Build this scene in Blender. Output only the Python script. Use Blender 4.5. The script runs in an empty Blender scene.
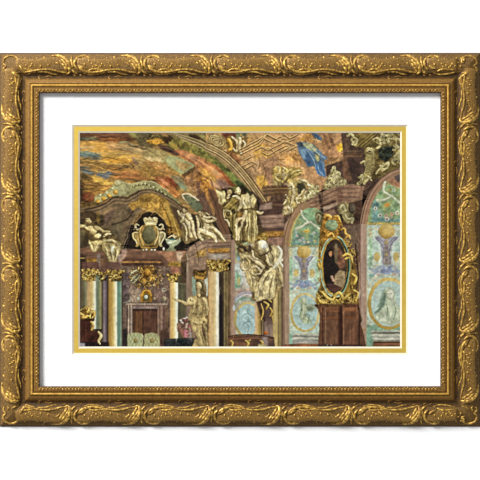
import math, random
import numpy as np

# ------------------------------------------------------------------ ink engine for the printed sheet
SS = 4
PX0, PY0, PX1, PY1 = 80.0, 133.0, 400.0, 346.5          # the printed sheet, in sheet units of 2 mm
CW, CH = int((PX1 - PX0) * SS), int((PY1 - PY0) * SS)
INK = np.zeros((CH, CW, 3), np.float32)
RID = np.zeros((CH, CW), np.int16)
REG = []                                                # (name, label)
cur = 0
rng = np.random.RandomState(7)
rnd = random.Random(11)

def region(name, label=None):
    global cur
    REG.append((name, label)); cur = len(REG) - 1

def again(name, k=0):
    global cur
    hits = [i for i, r in enumerate(REG) if r[0] == name]
    cur = hits[k]

def col(c):
    return np.array(c, np.float32) / 255.0

def vnoise(h, w, sx, sy, seed):
    r = np.random.RandomState(seed)
    gh, gw = int(h / sy) + 3, int(w / sx) + 3
    g = r.rand(gh, gw).astype(np.float32)
    y = np.arange(h) / sy; x = np.arange(w) / sx
    yi = y.astype(int); xi = x.astype(int)
    fy = (y - yi).astype(np.float32)[:, None]; fx = (x - xi).astype(np.float32)[None, :]
    fy = fy * fy * (3 - 2 * fy); fx = fx * fx * (3 - 2 * fx)
    a = g[yi][:, xi]; b = g[yi][:, xi + 1]; c = g[yi + 1][:, xi]; d = g[yi + 1][:, xi + 1]
    return (a * (1 - fx) + b * fx) * (1 - fy) + (c * (1 - fx) + d * fx) * fy - 0.5

NZ = {}
NZ['f'] = sum(vnoise(CH, CW, s, s, 10 + i) * a for i, (s, a) in enumerate(((24, .8), (12, .8), (6, .7), (3, .5))))
NZ['h'] = sum(vnoise(CH, CW, s * 4, s, 20 + i) * a for i, (s, a) in enumerate(((16, .9), (8, .9), (4, .7), (2, .4))))
NZ['v'] = sum(vnoise(CH, CW, s, s * 6, 30 + i) * a for i, (s, a) in enumerate(((12, .8), (6, .8), (3, .6))))
NZ['d'] = sum(vnoise(CH, CW, s, s, 40 + i) * a for i, (s, a) in enumerate(((5, .8), (3, .8))))

def spline(pts, closed=False, n=6):
    p = np.array(pts, float)
    if len(p) < 3: return p
    if closed: q = np.vstack([p[-1], p, p[0], p[1]])
    else: q = np.vstack([2 * p[0] - p[1], p, 2 * p[-1] - p[-2]])
    out = []
    for i in range(1, len(q) - 2):
        a, b, c, d = q[i - 1], q[i], q[i + 1], q[i + 2]
        for k in range(n):
            t = k / n
            out.append(.5 * (2 * b + (c - a) * t + (2 * a - 5 * b + 4 * c - d) * t * t + (3 * b - a - 3 * c + d) * t ** 3))
    if not closed: out.append(q[-2])
    return np.array(out)

def win(x0, y0, x1, y1):
    i0 = max(0, int((x0 - PX0) * SS)); i1 = min(CW, int((x1 - PX0) * SS) + 2)
    j0 = max(0, int((y0 - PY0) * SS)); j1 = min(CH, int((y1 - PY0) * SS) + 2)
    if i1 <= i0 or j1 <= j0: return None
    X = (np.arange(i0, i1) + .5) / SS + PX0; Y = (np.arange(j0, j1) + .5) / SS + PY0
    return i0, i1, j0, j1, X[None, :].astype(np.float32), Y[:, None].astype(np.float32)

def blur(m, r):
    r = int(round(r))
    if r < 1: return m
    for ax in (0, 1):
        for _ in (0, 1):
            pad = [(0, 0), (0, 0)]; pad[ax] = (r + 1, r)
            c = np.cumsum(np.pad(m, pad, mode='edge'), axis=ax)
            if ax == 0: m = (c[2 * r + 1:] - c[:-2 * r - 1]) / (2 * r + 1)
            else: m = (c[:, 2 * r + 1:] - c[:, :-2 * r - 1]) / (2 * r + 1)
    return m

def put(w, a, c, own=True):
    i0, i1, j0, j1 = w[:4]
    v = INK[j0:j1, i0:i1]
    v += (c - v) * a[..., None]
    if own:
        r = RID[j0:j1, i0:i1]
        r[a > .5] = cur

def inside(p, X, Y):
    m = np.zeros((Y.shape[0], X.shape[1]), bool)
    for (ax, ay), (bx, by) in zip(p, np.roll(p, -1, 0)):
        if ay == by: continue
        c = ((ay > Y) != (by > Y))
        m ^= c & (X < (bx - ax) * (Y - ay) / (by - ay) + ax)
    return m

def P(pts, c, c2=None, g=None, soft=.35, nz=.1, nk='f', curve=False, a=1.0, own=True, tint=None):
    """filled shape; c..c2 run from point g[0] to point g[1]; c may be a list of (t, colour)"""
    p = spline(pts, True) if curve else np.array(pts, float)
    w = win(p[:, 0].min() - 1.5 - soft * 2, p[:, 1].min() - 1.5 - soft * 2, p[:, 0].max() + 1.5 + soft * 2, p[:, 1].max() + 1.5 + soft * 2)
    if w is None: return
    i0, i1, j0, j1, X, Y = w
    m = blur(inside(p, X, Y).astype(np.float32), soft * SS) * a
    if isinstance(c[0], (tuple, list)):
        stops = c
    elif c2 is not None: stops = [(0, c), (1, c2)]
    else: stops = None
    if stops:
        if g is None: g = ((p[:, 0].min(), 0), (p[:, 0].max(), 0))
        (ax, ay), (bx, by) = g
        dx, dy = bx - ax, by - ay
        t = ((X - ax) * dx + (Y - ay) * dy) / (dx * dx + dy * dy)
        ts = [s[0] for s in stops]
        C = np.stack([np.interp(t, ts, [s[1][k] / 255. for s in stops]) for k in range(3)], -1).astype(np.float32)
        C = np.broadcast_to(C, m.shape + (3,)).copy()
    else:
        C = np.broadcast_to(col(c), m.shape + (3,)).copy()
    if nz:
        n = NZ[nk][j0:j1, i0:i1, None]
        C = C * (1 + n * nz * 2)
        if tint is not None:
            q = np.clip(NZ['f'][::-1, ::-1][j0:j1, i0:i1, None] * 1.6 + .1, 0, 1)
            C = C + (col(tint) - C) * q
    put(w, m, np.clip(C, 0, 1), own)

def R(x0, y0, x1, y1, c, c2=None, g=None, **k):
    P([(x0, y0), (x1, y0), (x1, y1), (x0, y1)], c, c2, g, **k)

LIGHT = np.array((.45, -.55, .7)); LIGHT = LIGHT / np.linalg.norm(LIGHT)

def ramp(s, lo, mid, hi):
    s = s[..., None]
    lo, mid, hi = col(lo), col(mid), col(hi)
    return np.where(s < .5, lo + (mid - lo) * (s * 2), mid + (hi - mid) * (s * 2 - 1)).astype(np.float32)

CREAM = ((74, 58, 34), (186, 160, 114), (246, 230, 192))
GOLD = ((50, 36, 16), (150, 112, 50), (236, 206, 126))
STONE = ((80, 66, 40), (158, 138, 90), (214, 198, 150))
PALE = ((120, 112, 84), (196, 188, 156), (244, 240, 222))
OLIVE = ((70, 60, 30), (142, 122, 66), (196, 176, 108))

def T(pts, r, pal=CREAM, soft=.2, nz=.12, curve=True, own=True, a=1.0):
    """round, tapering limb or scroll"""
    p = spline(pts, False, 5) if curve else np.array(pts, float)
    rr = np.interp(np.linspace(0, 1, len(p)), np.linspace(0, 1, len(r)), r) if isinstance(r, (list, tuple)) else np.full(len(p), float(r))
    m = rr.max() + 1
    w = win(p[:, 0].min() - m, p[:, 1].min() - m, p[:, 0].max() + m, p[:, 1].max() + m)
    if w is None: return
    i0, i1, j0, j1, X, Y = w
    best = np.full((j1 - j0, i1 - i0), 9.0, np.float32); NX = np.zeros_like(best); NY = np.zeros_like(best); RR = np.full_like(best, 1.)
    for k in range(len(p) - 1):
        (ax, ay), (bx, by) = p[k], p[k + 1]
        dx, dy = bx - ax, by - ay; L2 = dx * dx + dy * dy + 1e-9
        t = np.clip(((X - ax) * dx + (Y - ay) * dy) / L2, 0, 1)
        ox = X - ax - t * dx; oy = Y - ay - t * dy
        q = rr[k] + (rr[k + 1] - rr[k]) * t
        d = np.sqrt(ox * ox + oy * oy) / q
        u = d < best
        best = np.where(u, d, best); NX = np.where(u, ox / q, NX); NY = np.where(u, oy / q, NY); RR = np.where(u, q, RR)
    al = np.clip((1 - best) * RR * SS / max(.5, soft * SS) + .5, 0, 1) * a
    nzz = np.sqrt(np.clip(1 - NX ** 2 - NY ** 2, 0, 1))
    s = np.clip((NX * LIGHT[0] + NY * LIGHT[1] + nzz * LIGHT[2]) * .78 + .16 + NZ['d'][j0:j1, i0:i1] * nz * 2, 0, 1)
    put(w, al, ramp(s, *pal), own)

def E(cx, cy, rx, ry, pal=CREAM, rot=0, soft=.2, nz=.12, own=True, a=1.0):
    """rounded form"""
    m = max(rx, ry) + 1
    w = win(cx - m, cy - m, cx + m, cy + m)
    if w is None: return
    i0, i1, j0, j1, X, Y = w
    cr, sr = math.cos(math.radians(rot)), math.sin(math.radians(rot))
    u = ((X - cx) * cr + (Y - cy) * sr) / rx; v = (-(X - cx) * sr + (Y - cy) * cr) / ry
    d = np.sqrt(u * u + v * v)
    al = np.clip((1 - d) * min(rx, ry) * SS / max(.5, soft * SS) + .5, 0, 1) * a
    nx = u * cr - v * sr; ny = u * sr + v * cr
    nzz = np.sqrt(np.clip(1 - d * d, 0, 1))
    s = np.clip((nx * LIGHT[0] + ny * LIGHT[1] + nzz * LIGHT[2]) * .78 + .16 + NZ['d'][j0:j1, i0:i1] * nz * 2, 0, 1)
    put(w, al, ramp(s, *pal), own)

def F(cx, cy, rx, ry, c, rot=0, soft=.4, a=1.0, own=False):
    """flat patch"""
    m = max(rx, ry) + 1 + soft
    w = win(cx - m, cy - m, cx + m, cy + m)
    if w is None: return
    i0, i1, j0, j1, X, Y = w
    cr, sr = math.cos(math.radians(rot)), math.sin(math.radians(rot))
    u = ((X - cx) * cr + (Y - cy) * sr) / rx; v = (-(X - cx) * sr + (Y - cy) * cr) / ry
    d = np.sqrt(u * u + v * v)
    al = np.clip((1 - d) * min(rx, ry) / max(.15, soft) + .5, 0, 1) * a
    put(w, al, np.broadcast_to(col(c), al.shape + (3,)), own)

def L(pts, wd, c, a=1.0, soft=.25, curve=True, own=False):
    """drawn line"""
    p = spline(pts, False, 5) if curve else np.array(pts, float)
    rr = np.interp(np.linspace(0, 1, len(p)), np.linspace(0, 1, len(wd)), wd) / 2 if isinstance(wd, (list, tuple)) else np.full(len(p), wd / 2.)
    m = rr.max() + 1
    w = win(p[:, 0].min() - m, p[:, 1].min() - m, p[:, 0].max() + m, p[:, 1].max() + m)
    if w is None: return
    i0, i1, j0, j1, X, Y = w
    best = np.full((j1 - j0, i1 - i0), -9.0, np.float32)
    for k in range(len(p) - 1):
        (ax, ay), (bx, by) = p[k], p[k + 1]
        dx, dy = bx - ax, by - ay; L2 = dx * dx + dy * dy + 1e-9
        t = np.clip(((X - ax) * dx + (Y - ay) * dy) / L2, 0, 1)
        d = np.hypot(X - ax - t * dx, Y - ay - t * dy)
        best = np.maximum(best, rr[k] + (rr[k + 1] - rr[k]) * t - d)
    al = np.clip(best / max(.12, soft) + .5, 0, 1) * a
    put(w, al, np.broadcast_to(col(c), al.shape + (3,)), own)

def ring(cx, cy, rx, ry, wd, c, a=1.0, a0=0, a1=360, n=40, soft=.25, rot=0, own=False):
    cr, sr = math.cos(math.radians(rot)), math.sin(math.radians(rot))
    pts = []
    for k in range(n + 1):
        t = math.radians(a0 + (a1 - a0) * k / n)
        u, v = rx * math.cos(t), ry * math.sin(t)
        pts.append((cx + u * cr - v * sr, cy + u * sr + v * cr))
    L(pts, wd, c, a, soft, False, own)

def within(poly):
    p = np.array(poly, float)
    lo, hi = p.min(0), p.max(0)
    for _ in range(400):
        x = rnd.uniform(lo[0], hi[0]); y = rnd.uniform(lo[1], hi[1])
        if inside(p, np.array([[x]]), np.array([[y]]))[0, 0]: return x, y
    return p.mean(0)

def dabs(poly, n, cols, size=(.6, 1.6), asp=(1, 3), ang=(0, 180), a=(.4, .9), soft=.4):
    """loose brush marks"""
    for _ in range(n):
        x, y = within(poly); s = rnd.uniform(*size); k = rnd.uniform(*asp)
        F(x, y, s * k, s, rnd.choice(cols), rnd.uniform(*ang), soft, rnd.uniform(*a))

def curls(poly, n, pal, size=(1.2, 2.6), r=(.4, .8), own=True):
    """leafy carved scrolls"""
    for _ in range(n):
        x, y = within(poly); s = rnd.uniform(*size); t0 = rnd.uniform(0, 6.28); tw = rnd.choice((-1, 1)) * rnd.uniform(2, 4.4)
        pts = [(x + s * (1 - .55 * k / 5) * math.cos(t0 + tw * k / 5), y + s * (1 - .55 * k / 5) * math.sin(t0 + tw * k / 5)) for k in range(6)]
        rr = rnd.uniform(*r)
        T(pts, [rr * .7, rr, rr * .8, rr * .5], pal, own=own)

def carve(poly, n, pal, dark, size=(1.2, 2.6), r=(.4, .8), under=True, dots=0, ua=.9):
    if under: P(poly, dark, nz=.25, nk='d', curve=True, a=ua)
    curls(poly, n, pal, size, r, own=False)
    for _ in range(dots):
        x, y = within(poly); q = rnd.uniform(.35, .8); E(x, y, q, q, pal, own=False)

def rough(poly, amp, nk='d', soft=.4, curve=True):
    """uneven surface inside a shape"""
    p = spline(poly, True) if curve else np.array(poly, float)
    w = win(p[:, 0].min() - 1, p[:, 1].min() - 1, p[:, 0].max() + 1, p[:, 1].max() + 1)
    if w is None: return
    i0, i1, j0, j1, X, Y = w
    m = blur(inside(p, X, Y).astype(np.float32), soft * SS)
    v = INK[j0:j1, i0:i1]
    v *= 1 + (NZ[nk][j0:j1, i0:i1] * amp * 2 * m)[..., None]
    np.clip(v, 0, 1, out=v)

def cloth(poly, base, lights=(), darks=(), hi=(236, 220, 174), lo=(94, 74, 46), nz=.14, a=.75, wd=(.5, 1.5, .5)):
    """draped cloth: one body with drawn light and dark folds"""
    P(poly, base, soft=.25, nz=nz, curve=True)
    for q in darks: L(q, list(wd), lo, a)
    for q in lights: L(q, list(wd), hi, a)
# ================================================================== the depicted hall, far to near
# ---- painted vault
region('vault_fresco', 'painted vault of golden and brown clouds across the upper left of the print')
R(79, 132, 215, 225, (158, 118, 66), nz=.1, nk='h')
P([(79, 132), (150, 132), (150, 140), (120, 141), (79, 141)], (92, 56, 34), nz=.3, nk='h', soft=1)
P([(79, 137.5), (95, 137), (98, 139.5), (79, 140)], (112, 116, 82), soft=.8, nz=.3, nk='h', own=False)
P([(95, 134), (128, 134), (126, 138), (100, 139)], (96, 58, 40), soft=1, nz=.3, nk='h', own=False)
P([(128, 133), (141, 133), (138, 138), (130, 137)], (122, 118, 58), soft=1, nz=.3, nk='h', own=False)
P([(137, 133), (152, 133), (152, 150), (140, 147), (136, 140)], (96, 84, 52), soft=1, nz=.35, nk='f', own=False)
P([(79, 142), (110, 141), (122, 146), (118, 158), (79, 152)], (216, 156, 68), soft=1.2, nz=.12, nk='h', own=False)
P([(105, 141), (126, 143), (130, 150), (110, 152)], (190, 140, 86), soft=1.5, nz=.12, nk='h', own=False)
P([(118, 142), (146, 148), (170, 156), (170, 166), (140, 165), (124, 156)], (166, 134, 88), soft=1.5, nz=.14, nk='h', own=False)
P([(80, 146), (95, 146), (92, 149), (80, 149.5)], (226, 178, 110), soft=.8, nz=.1, nk='h', own=False)
P([(98, 138.5), (118, 137.5), (128, 140), (118, 142.5), (104, 142)], (120, 70, 36), soft=.7, nz=.35, nk='h', own=False)
L([(120, 142), (130, 144), (140, 148)], .9, (140, 144, 110), .8)
L([(128, 144.5), (136, 147), (146, 149)], 1.4, (84, 62, 38), .8)
P([(98, 154), (112, 151.5), (140, 155), (146, 160), (120, 163), (100, 160)], (202, 150, 66), soft=1.2, nz=.15, nk='h', own=False)
P([(79, 153), (84, 151.5), (92, 153), (101, 154), (98, 157.5), (90, 158.5), (79, 156)], (82, 112, 114), soft=.7, nz=.35, nk='h', own=False)
P([(79, 150), (87, 151.5), (90, 154), (82, 154.5)], (136, 150, 120), soft=.7, nz=.2, nk='h', own=False)
P([(79, 157), (95, 159), (104, 164), (92, 168), (79, 163)], (166, 124, 60), soft=1, nz=.25, nk='h', own=False)
P([(100, 159), (118, 158), (134, 160), (128, 164), (108, 164)], (192, 132, 44), soft=.8, nz=.25, nk='h', own=False)
P([(134, 156), (146, 160), (168, 162), (160, 170), (140, 170)], (172, 138, 84), soft=1.2, nz=.2, nk='h', own=False)
P([(79, 163), (110, 166), (140, 170), (150, 176), (120, 180), (79, 176)], (168, 116, 54), soft=1.2, nz=.3, nk='h', own=False)
P([(108, 172), (150, 172), (160, 180), (120, 180)], (146, 90, 48), soft=1.2, nz=.25, nk='h', own=False)
P([(79, 166), (90, 167), (92, 175), (82, 176)], (80, 84, 76), soft=.8, nz=.4, nk='h', own=False)
P([(98, 171), (108, 171), (115, 174), (104, 177.5), (96, 176)], (72, 86, 92), soft=.7, nz=.35, nk='h', own=False)
P([(86, 171), (96, 172), (94, 175), (86, 174)], (86, 96, 96), soft=.6, nz=.3, nk='h', own=False)
for a in ([(82, 157.5), (90, 160), (98, 158)], [(80, 167.5), (88, 168.5), (92, 167)], [(104, 166), (114, 170), (126, 166), (131, 168.5)],
          [(112, 171), (120, 169), (128, 167.5), (123, 165)], [(108, 174.5), (116, 175.5), (120, 175)], [(96, 165.5), (104, 167.5), (110, 168.5)],
          [(130, 164), (134, 167), (131, 169)], [(84, 176), (98, 178.5), (112, 177)]):
    L(a, [.4, 1.3, .5], (56, 40, 28), .85)
for a in ([(84, 163), (96, 166), (108, 170)], [(92, 170), (104, 172), (112, 168)], [(112, 163), (122, 165), (130, 163)], [(106, 155), (116, 153), (128, 154.5)]):
    L(a, [.4, 1.1, .4], (222, 178, 96), .7)
P([(131.5, 157), (134, 156.5), (136, 161), (138.5, 164), (136.5, 165.5), (133.5, 162)], (146, 112, 88), soft=.6, nz=.2, own=False)
for a in ([(134, 163), (140, 167), (147, 171)], [(138, 160), (146, 164), (150, 170)], [(110, 146), (122, 150), (134, 152)], [(82, 162), (96, 163.5), (104, 162)]): L(a, [.4, 1.2, .4], (104, 70, 38), .7)
dabs([(80, 141), (146, 146), (150, 176), (80, 178)], 160, [(210, 152, 66), (188, 124, 50), (150, 104, 58), (226, 180, 104), (118, 82, 44), (170, 140, 92)], (.3, .8), (2.5, 6), (-14, 18), (.2, .5))
dabs([(82, 150), (104, 152), (104, 160), (82, 160)], 22, [(78, 108, 116), (124, 144, 124), (96, 118, 112)], (.4, .8), (2, 4), (-10, 20), (.3, .7))
# second band of the vault, under the clouds
P([(79, 176), (110, 180), (146, 180), (146, 190), (110, 194), (79, 206)], (146, 104, 50), soft=1, nz=.3, nk='h', own=False)
P([(92, 176), (104, 178), (112, 184), (104, 185), (94, 181)], (212, 162, 68), soft=.7, nz=.25, nk='h', own=False)
P([(86, 174), (90, 178), (80, 182), (79, 174)], (108, 82, 44), soft=.8, nz=.3, own=False)
P([(102, 175), (110, 175), (108, 179), (103, 179)], (104, 104, 104), soft=.6, nz=.2, own=False)
P([(79, 181), (84, 181), (86, 206), (79, 206)], (66, 46, 26), soft=1, nz=.3, own=False)
P([(84, 187), (104, 186), (110, 191), (96, 194), (85, 193)], (172, 122, 54), soft=1, nz=.3, nk='h', own=False)
E(88.5, 197.5, 6.5, 5.5, ((62, 28, 18), (122, 56, 34), (150, 82, 48)), 20, 1.2, .2, False)
P([(79, 204), (96, 202), (104, 204), (98, 212), (79, 214)], (88, 66, 34), soft=.8, nz=.35, own=False)
L([(97, 183), (104, 185.5), (111, 186)], [.5, 1.4, .5], (98, 62, 30), .9)
L([(80, 184), (92, 185), (102, 187)], [.5, 1.2, .6], (92, 60, 30), .8)
dabs([(80, 180), (112, 180), (104, 206), (80, 212)], 70, [(190, 140, 60), (110, 76, 36), (150, 104, 50), (80, 56, 28)], (.3, .9), (1.5, 4), (-30, 20), (.3, .6))
# swirling gilded painting behind the balustrade
P([(142, 164), (160, 158), (186, 174), (200, 190), (176, 192), (150, 180), (140, 176)], (146, 106, 50), soft=1.2, nz=.3, own=False)
P([(144, 149), (164, 150), (172, 158), (160, 164), (144, 161)], (156, 134, 82), soft=1, nz=.15, nk='h', own=False)
P([(146, 157), (160, 158), (164, 161.5), (156, 163), (147, 161)], (208, 178, 122), soft=.8, nz=.1, nk='h', own=False)
P([(144, 160), (158, 161.5), (168, 168), (174, 176), (166, 178), (150, 166)], (178, 122, 66), soft=.8, nz=.2, own=False)
for k in range(14):
    x, y = within([(144, 165), (160, 162), (178, 176), (166, 180), (146, 176)])
    ring(x, y, rnd.uniform(1.5, 4), rnd.uniform(1, 2), .8, rnd.choice([(178, 138, 66), (104, 74, 36), (128, 94, 44)]), .7, rnd.uniform(0, 180), rnd.uniform(200, 360), 12, rot=rnd.uniform(0, 50))
dabs([(144, 163), (160, 160), (186, 176), (176, 190), (146, 178)], 60, [(196, 148, 64), (116, 78, 34), (178, 122, 48), (150, 128, 80)], (.4, .9), (1.5, 3.5), (0, 60), (.3, .6))
# red robe and grey-green cloud next to the balustrade
P([(155, 177), (164, 176), (174, 186), (181, 196), (174, 197), (164, 189), (156, 182)], (166, 92, 48), (196, 124, 62), ((156, 178), (180, 197)), soft=.6, nz=.25, own=False)
P([(157, 177), (163, 178), (170, 185), (164, 186)], (200, 124, 84), soft=.6, nz=.15, own=False)
P([(164, 177), (172, 178), (178, 184), (176, 188), (170, 184)], (128, 56, 32), soft=.7, nz=.25, own=False)
L([(158, 180), (168, 188), (178, 196)], [.4, 1., .4], (100, 50, 26), .7)
P([(174, 178), (186, 178), (191, 186), (186, 191), (180, 188)], (122, 134, 100), soft=.8, nz=.2, own=False)
P([(170, 176), (180, 175), (184, 180), (178, 184)], (138, 120, 84), soft=.8, nz=.2, own=False)

# ---- painted architecture of the vault's right half
region('painted_cornice', 'feigned cornice and orange figures painted on the vault beside the arch')
P([(181, 175), (197, 165), (208, 172), (216, 180), (226, 196), (222, 208), (208, 206), (196, 194), (184, 184)], (150, 98, 52), soft=.6, nz=.25)
P([(196, 178), (206, 174), (216, 182), (214, 198), (204, 194), (196, 186)], (192, 122, 42), soft=.8, nz=.3, own=False)
P([(183, 177), (196, 178), (197, 190), (188, 184)], (160, 110, 72), soft=.7, nz=.25, own=False)
P([(187, 186), (194, 181), (199, 190), (199, 200), (194, 194)], (176, 128, 84), soft=.6, nz=.2, own=False)
P([(196, 182), (200, 181), (202, 194), (199, 198)], (110, 72, 58), soft=.5, nz=.2, own=False)
P([(208, 176), (224, 177), (230, 186), (220, 190), (211, 186)], (176, 128, 96), soft=.8, nz=.2, own=False)
P([(181.5, 174), (196, 165), (198, 167.5), (184, 177)], (92, 64, 36), soft=.3, nz=.2, own=False)
L([(181, 173.6), (195.5, 164.6)], .8, (206, 184, 134), .9, curve=False)
L([(185, 178), (199, 169.5)], .6, (190, 146, 88), .8, curve=False)
L([(189, 181), (202, 173)], .8, (98, 60, 34), .8, curve=False)
dabs([(186, 178), (198, 170), (216, 182), (222, 200), (206, 200)], 60, [(206, 146, 60), (122, 76, 40), (178, 112, 60), (220, 160, 78), (140, 96, 74)], (.4, 1), (1.5, 3.5), (20, 80), (.4, .8))
for a in ([(198, 182), (204, 180), (209, 186), (206, 192)], [(203, 176), (210, 180), (214, 188)], [(190, 184), (195, 190), (198, 197)]):
    L(a, [.4, 1.0, .4], (96, 56, 28), .8)

# mauve pilaster running down behind the seated statues
region('pilaster', 'dark mauve painted pilaster slanting between the two pairs of seated statues')
P([(196, 196), (204, 192), (213, 214), (228, 226), (232, 242), (218, 240), (206, 222)], (92, 68, 56), soft=.6, nz=.15)
P([(207, 188), (215, 190), (228, 222), (231, 240), (222, 236)], (108, 76, 58), soft=.5, nz=.12, nk='v')
L([(209, 190), (216, 205), (221, 222), (229, 238)], 1.2, (70, 48, 38), .7)
L([(206, 192), (212, 206), (215, 211)], [.6, 1.6, .4], (172, 116, 74), .8)
L([(199, 196), (206, 204), (212, 212)], [.5, 1.2, .5], (128, 98, 80), .7)

# dim field under the orange band
region('wall_shadow_bay', 'dark recess behind the seated statues')
P([(190, 216), (204, 212), (214, 218), (222, 236), (216, 242), (196, 240), (178, 238)], (44, 36, 28), soft=.6, nz=.2)

# ---- green-gold band and red robe along the arch
region('arch_garland', 'green and gold garland band painted under the arch rib')
P([(166, 140), (172, 137), (186, 140), (206, 150), (224, 163), (240, 180), (252, 194), (246, 200), (232, 190), (216, 176), (196, 162), (180, 153), (168, 148)],
  (126, 112, 50), (112, 124, 56), ((170, 140), (245, 190)), soft=.5, nz=.3)
dabs([(168, 141), (186, 142), (208, 156), (226, 170), (236, 182), (228, 180), (206, 166), (184, 152)], 90, [(196, 146, 56), (146, 130, 60), (112, 108, 46), (210, 160, 74), (98, 86, 42), (150, 112, 50)], (.4, 1.0), (1.2, 2.6), (10, 60), (.4, .8))
dabs([(222, 166), (232, 172), (246, 190), (240, 192), (228, 180)], 26, [(96, 132, 56), (122, 146, 66), (60, 78, 36)], (.5, 1.), (1.2, 2.4), (30, 60), (.4, .8))
P([(234, 180), (240, 180), (250, 192), (252, 200), (244, 198), (238, 190)], (52, 62, 34), soft=.8, nz=.3, own=False)
region('red_drapery', 'salmon red painted drapery flying along the arch')
P([(174, 149), (182, 149.5), (196, 155), (208, 161), (220, 168), (230, 178), (236, 187), (228, 186), (214, 178), (200, 171), (188, 162), (178, 155)],
  [(0, (176, 108, 66)), (.3, (200, 130, 84)), (.6, (196, 120, 70)), (.8, (168, 92, 52)), (1, (136, 66, 38))], g=((175, 150), (236, 186)), soft=.5, nz=.16)
P([(198, 166), (208, 170), (222, 182), (214, 182), (202, 174)], (204, 146, 66), soft=.7, nz=.2, own=False)
P([(206, 164), (216, 170), (224, 177), (214, 175)], (218, 158, 100), soft=.7, nz=.15, own=False)
P([(182, 152), (196, 158), (202, 164), (190, 160)], (196, 134, 92), soft=.7, nz=.15, own=False)
for a in ([(180, 151), (192, 157), (204, 163)], [(188, 154), (198, 160), (210, 167)], [(208, 166), (218, 174), (228, 183)]):
    L(a, [.5, 1.2, .5], (218, 160, 112), .55)
for a in ([(178, 153), (190, 161), (202, 170)], [(212, 164), (224, 174), (233, 186)], [(204, 168), (214, 176)], [(196, 160), (206, 168), (212, 172)]):
    L(a, [.5, 1.2, .4], (128, 64, 38), .65)
P([(214, 178), (224, 180), (232, 188), (222, 188)], (140, 104, 92), soft=.7, nz=.15, own=False)
region('flying_figure', 'dark brown painted figure at the top end of the red drapery')
P([(158, 145), (166, 145.5), (174, 149), (180, 154.5), (176, 156), (168, 152), (160, 149)], (78, 54, 44), soft=.5, nz=.25)
L([(160, 147), (168, 148), (177, 153)], [.5, 1.1, .4], (128, 98, 82), .7)
P([(166, 153), (176, 157), (190, 164), (194, 168), (186, 166), (174, 160)], (186, 146, 60), soft=.5, nz=.3, own=False)
region('painted_frieze', 'pale green painted slab tilted under the red drapery')
P([(170, 155), (178, 157), (196, 165), (181, 175.5), (172, 168), (164, 160)], (164, 164, 112), soft=.4, nz=.1)
P([(176, 160), (192, 165), (183, 171), (176, 166)], (180, 146, 98), soft=.8, nz=.12, own=False)
dabs([(182, 162), (189, 165), (184, 169)], 8, [(130, 96, 56), (150, 112, 66)], (.5, .9), (1.2, 2), (0, 90), (.5, .8))

# ---- gilt cartouches at the top edge
region('ceiling_cartouche', 'small gilded cartouche painted near the top edge')
P([(146, 139), (150, 135), (158, 134), (167, 137), (170, 141), (162, 145), (150, 146)], (84, 68, 40), soft=.6, nz=.3, curve=True)
P([(147, 140), (154, 138.5), (163, 140), (164, 143), (155, 144.5), (148, 142.5)], (190, 136, 56), soft=.6, nz=.25, curve=True, own=False)
ring(155, 138.5, 5, 3, .8, (150, 128, 78), .8, 180, 360)
L([(147, 141), (154, 140), (163, 142)], .8, (222, 172, 82), .7)
P([(164, 137), (171, 134.5), (174, 137), (170, 142), (166, 144)], (64, 46, 30), soft=.6, nz=.3, own=False)
region('arch_border', 'olive ground with cream mouldings at the top of the arch')
P([(168, 132), (212, 132), (212, 152), (206, 150), (190, 142), (172, 137)], (122, 104, 66), soft=.4, nz=.15)
P([(188, 134), (196, 135), (202, 138), (198, 140.5), (190, 138)], (58, 42, 30), soft=.7, nz=.2, own=False)
P([(198, 134), (212, 134), (212, 144), (202, 138)], (120, 108, 64), soft=.6, nz=.25, own=False)
L([(193, 135.5), (204, 140.5), (212, 145)], 1.2, (66, 46, 32), .9)
for k, (c, w) in enumerate([((190, 166, 122), .7), ((112, 92, 60), .8), ((198, 176, 132), .7), ((120, 98, 62), .7), ((182, 156, 112), .7)]):
    L([(174 + k * 1.2, 133.5 + k * .9), (190, 137.5 + k * 1.35), (201, 141.5 + k * 1.6), (212, 147.5 + k * 1.9)], w, c, .9)

# ---- stucco ceiling right of the arch
region('stucco_ceiling', 'tan coffered ceiling with cream key-pattern lines right of the arch')
P([(206, 132), (345, 132), (345, 180), (300, 200), (262, 204), (250, 188), (232, 166), (206, 148)], (176, 132, 82), (168, 122, 84), ((230, 140), (330, 170)), soft=.3, nz=.14)
P([(221, 132.5), (240, 132.5), (236, 139), (228, 140), (222, 137)], (98, 50, 34), soft=.7, nz=.2, own=False)
P([(236, 133), (248, 133), (244, 138), (236, 139)], (96, 98, 66), soft=.6, nz=.3, own=False)
P([(240, 138), (248, 136), (246, 146), (238, 150)], (110, 84, 50), soft=.6, nz=.3, own=False)
dabs([(240, 134), (256, 133.5), (252, 142), (240, 144)], 26, [(186, 134, 50), (206, 152, 66), (110, 78, 40), (84, 90, 60)], (.4, .9), (1, 2.4), (0, 180), (.5, .9))
P([(222, 147), (232, 152), (241, 160), (238, 166), (226, 156)], (148, 90, 52), soft=.7, nz=.2, own=False)
P([(262, 158), (276, 156), (286, 164), (284, 182), (264, 186)], (160, 116, 84), soft=1.2, nz=.15, own=False)
P([(246, 164), (258, 160), (262, 178), (258, 190), (250, 180)], (172, 130, 90), soft=1, nz=.15, own=False)
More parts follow.
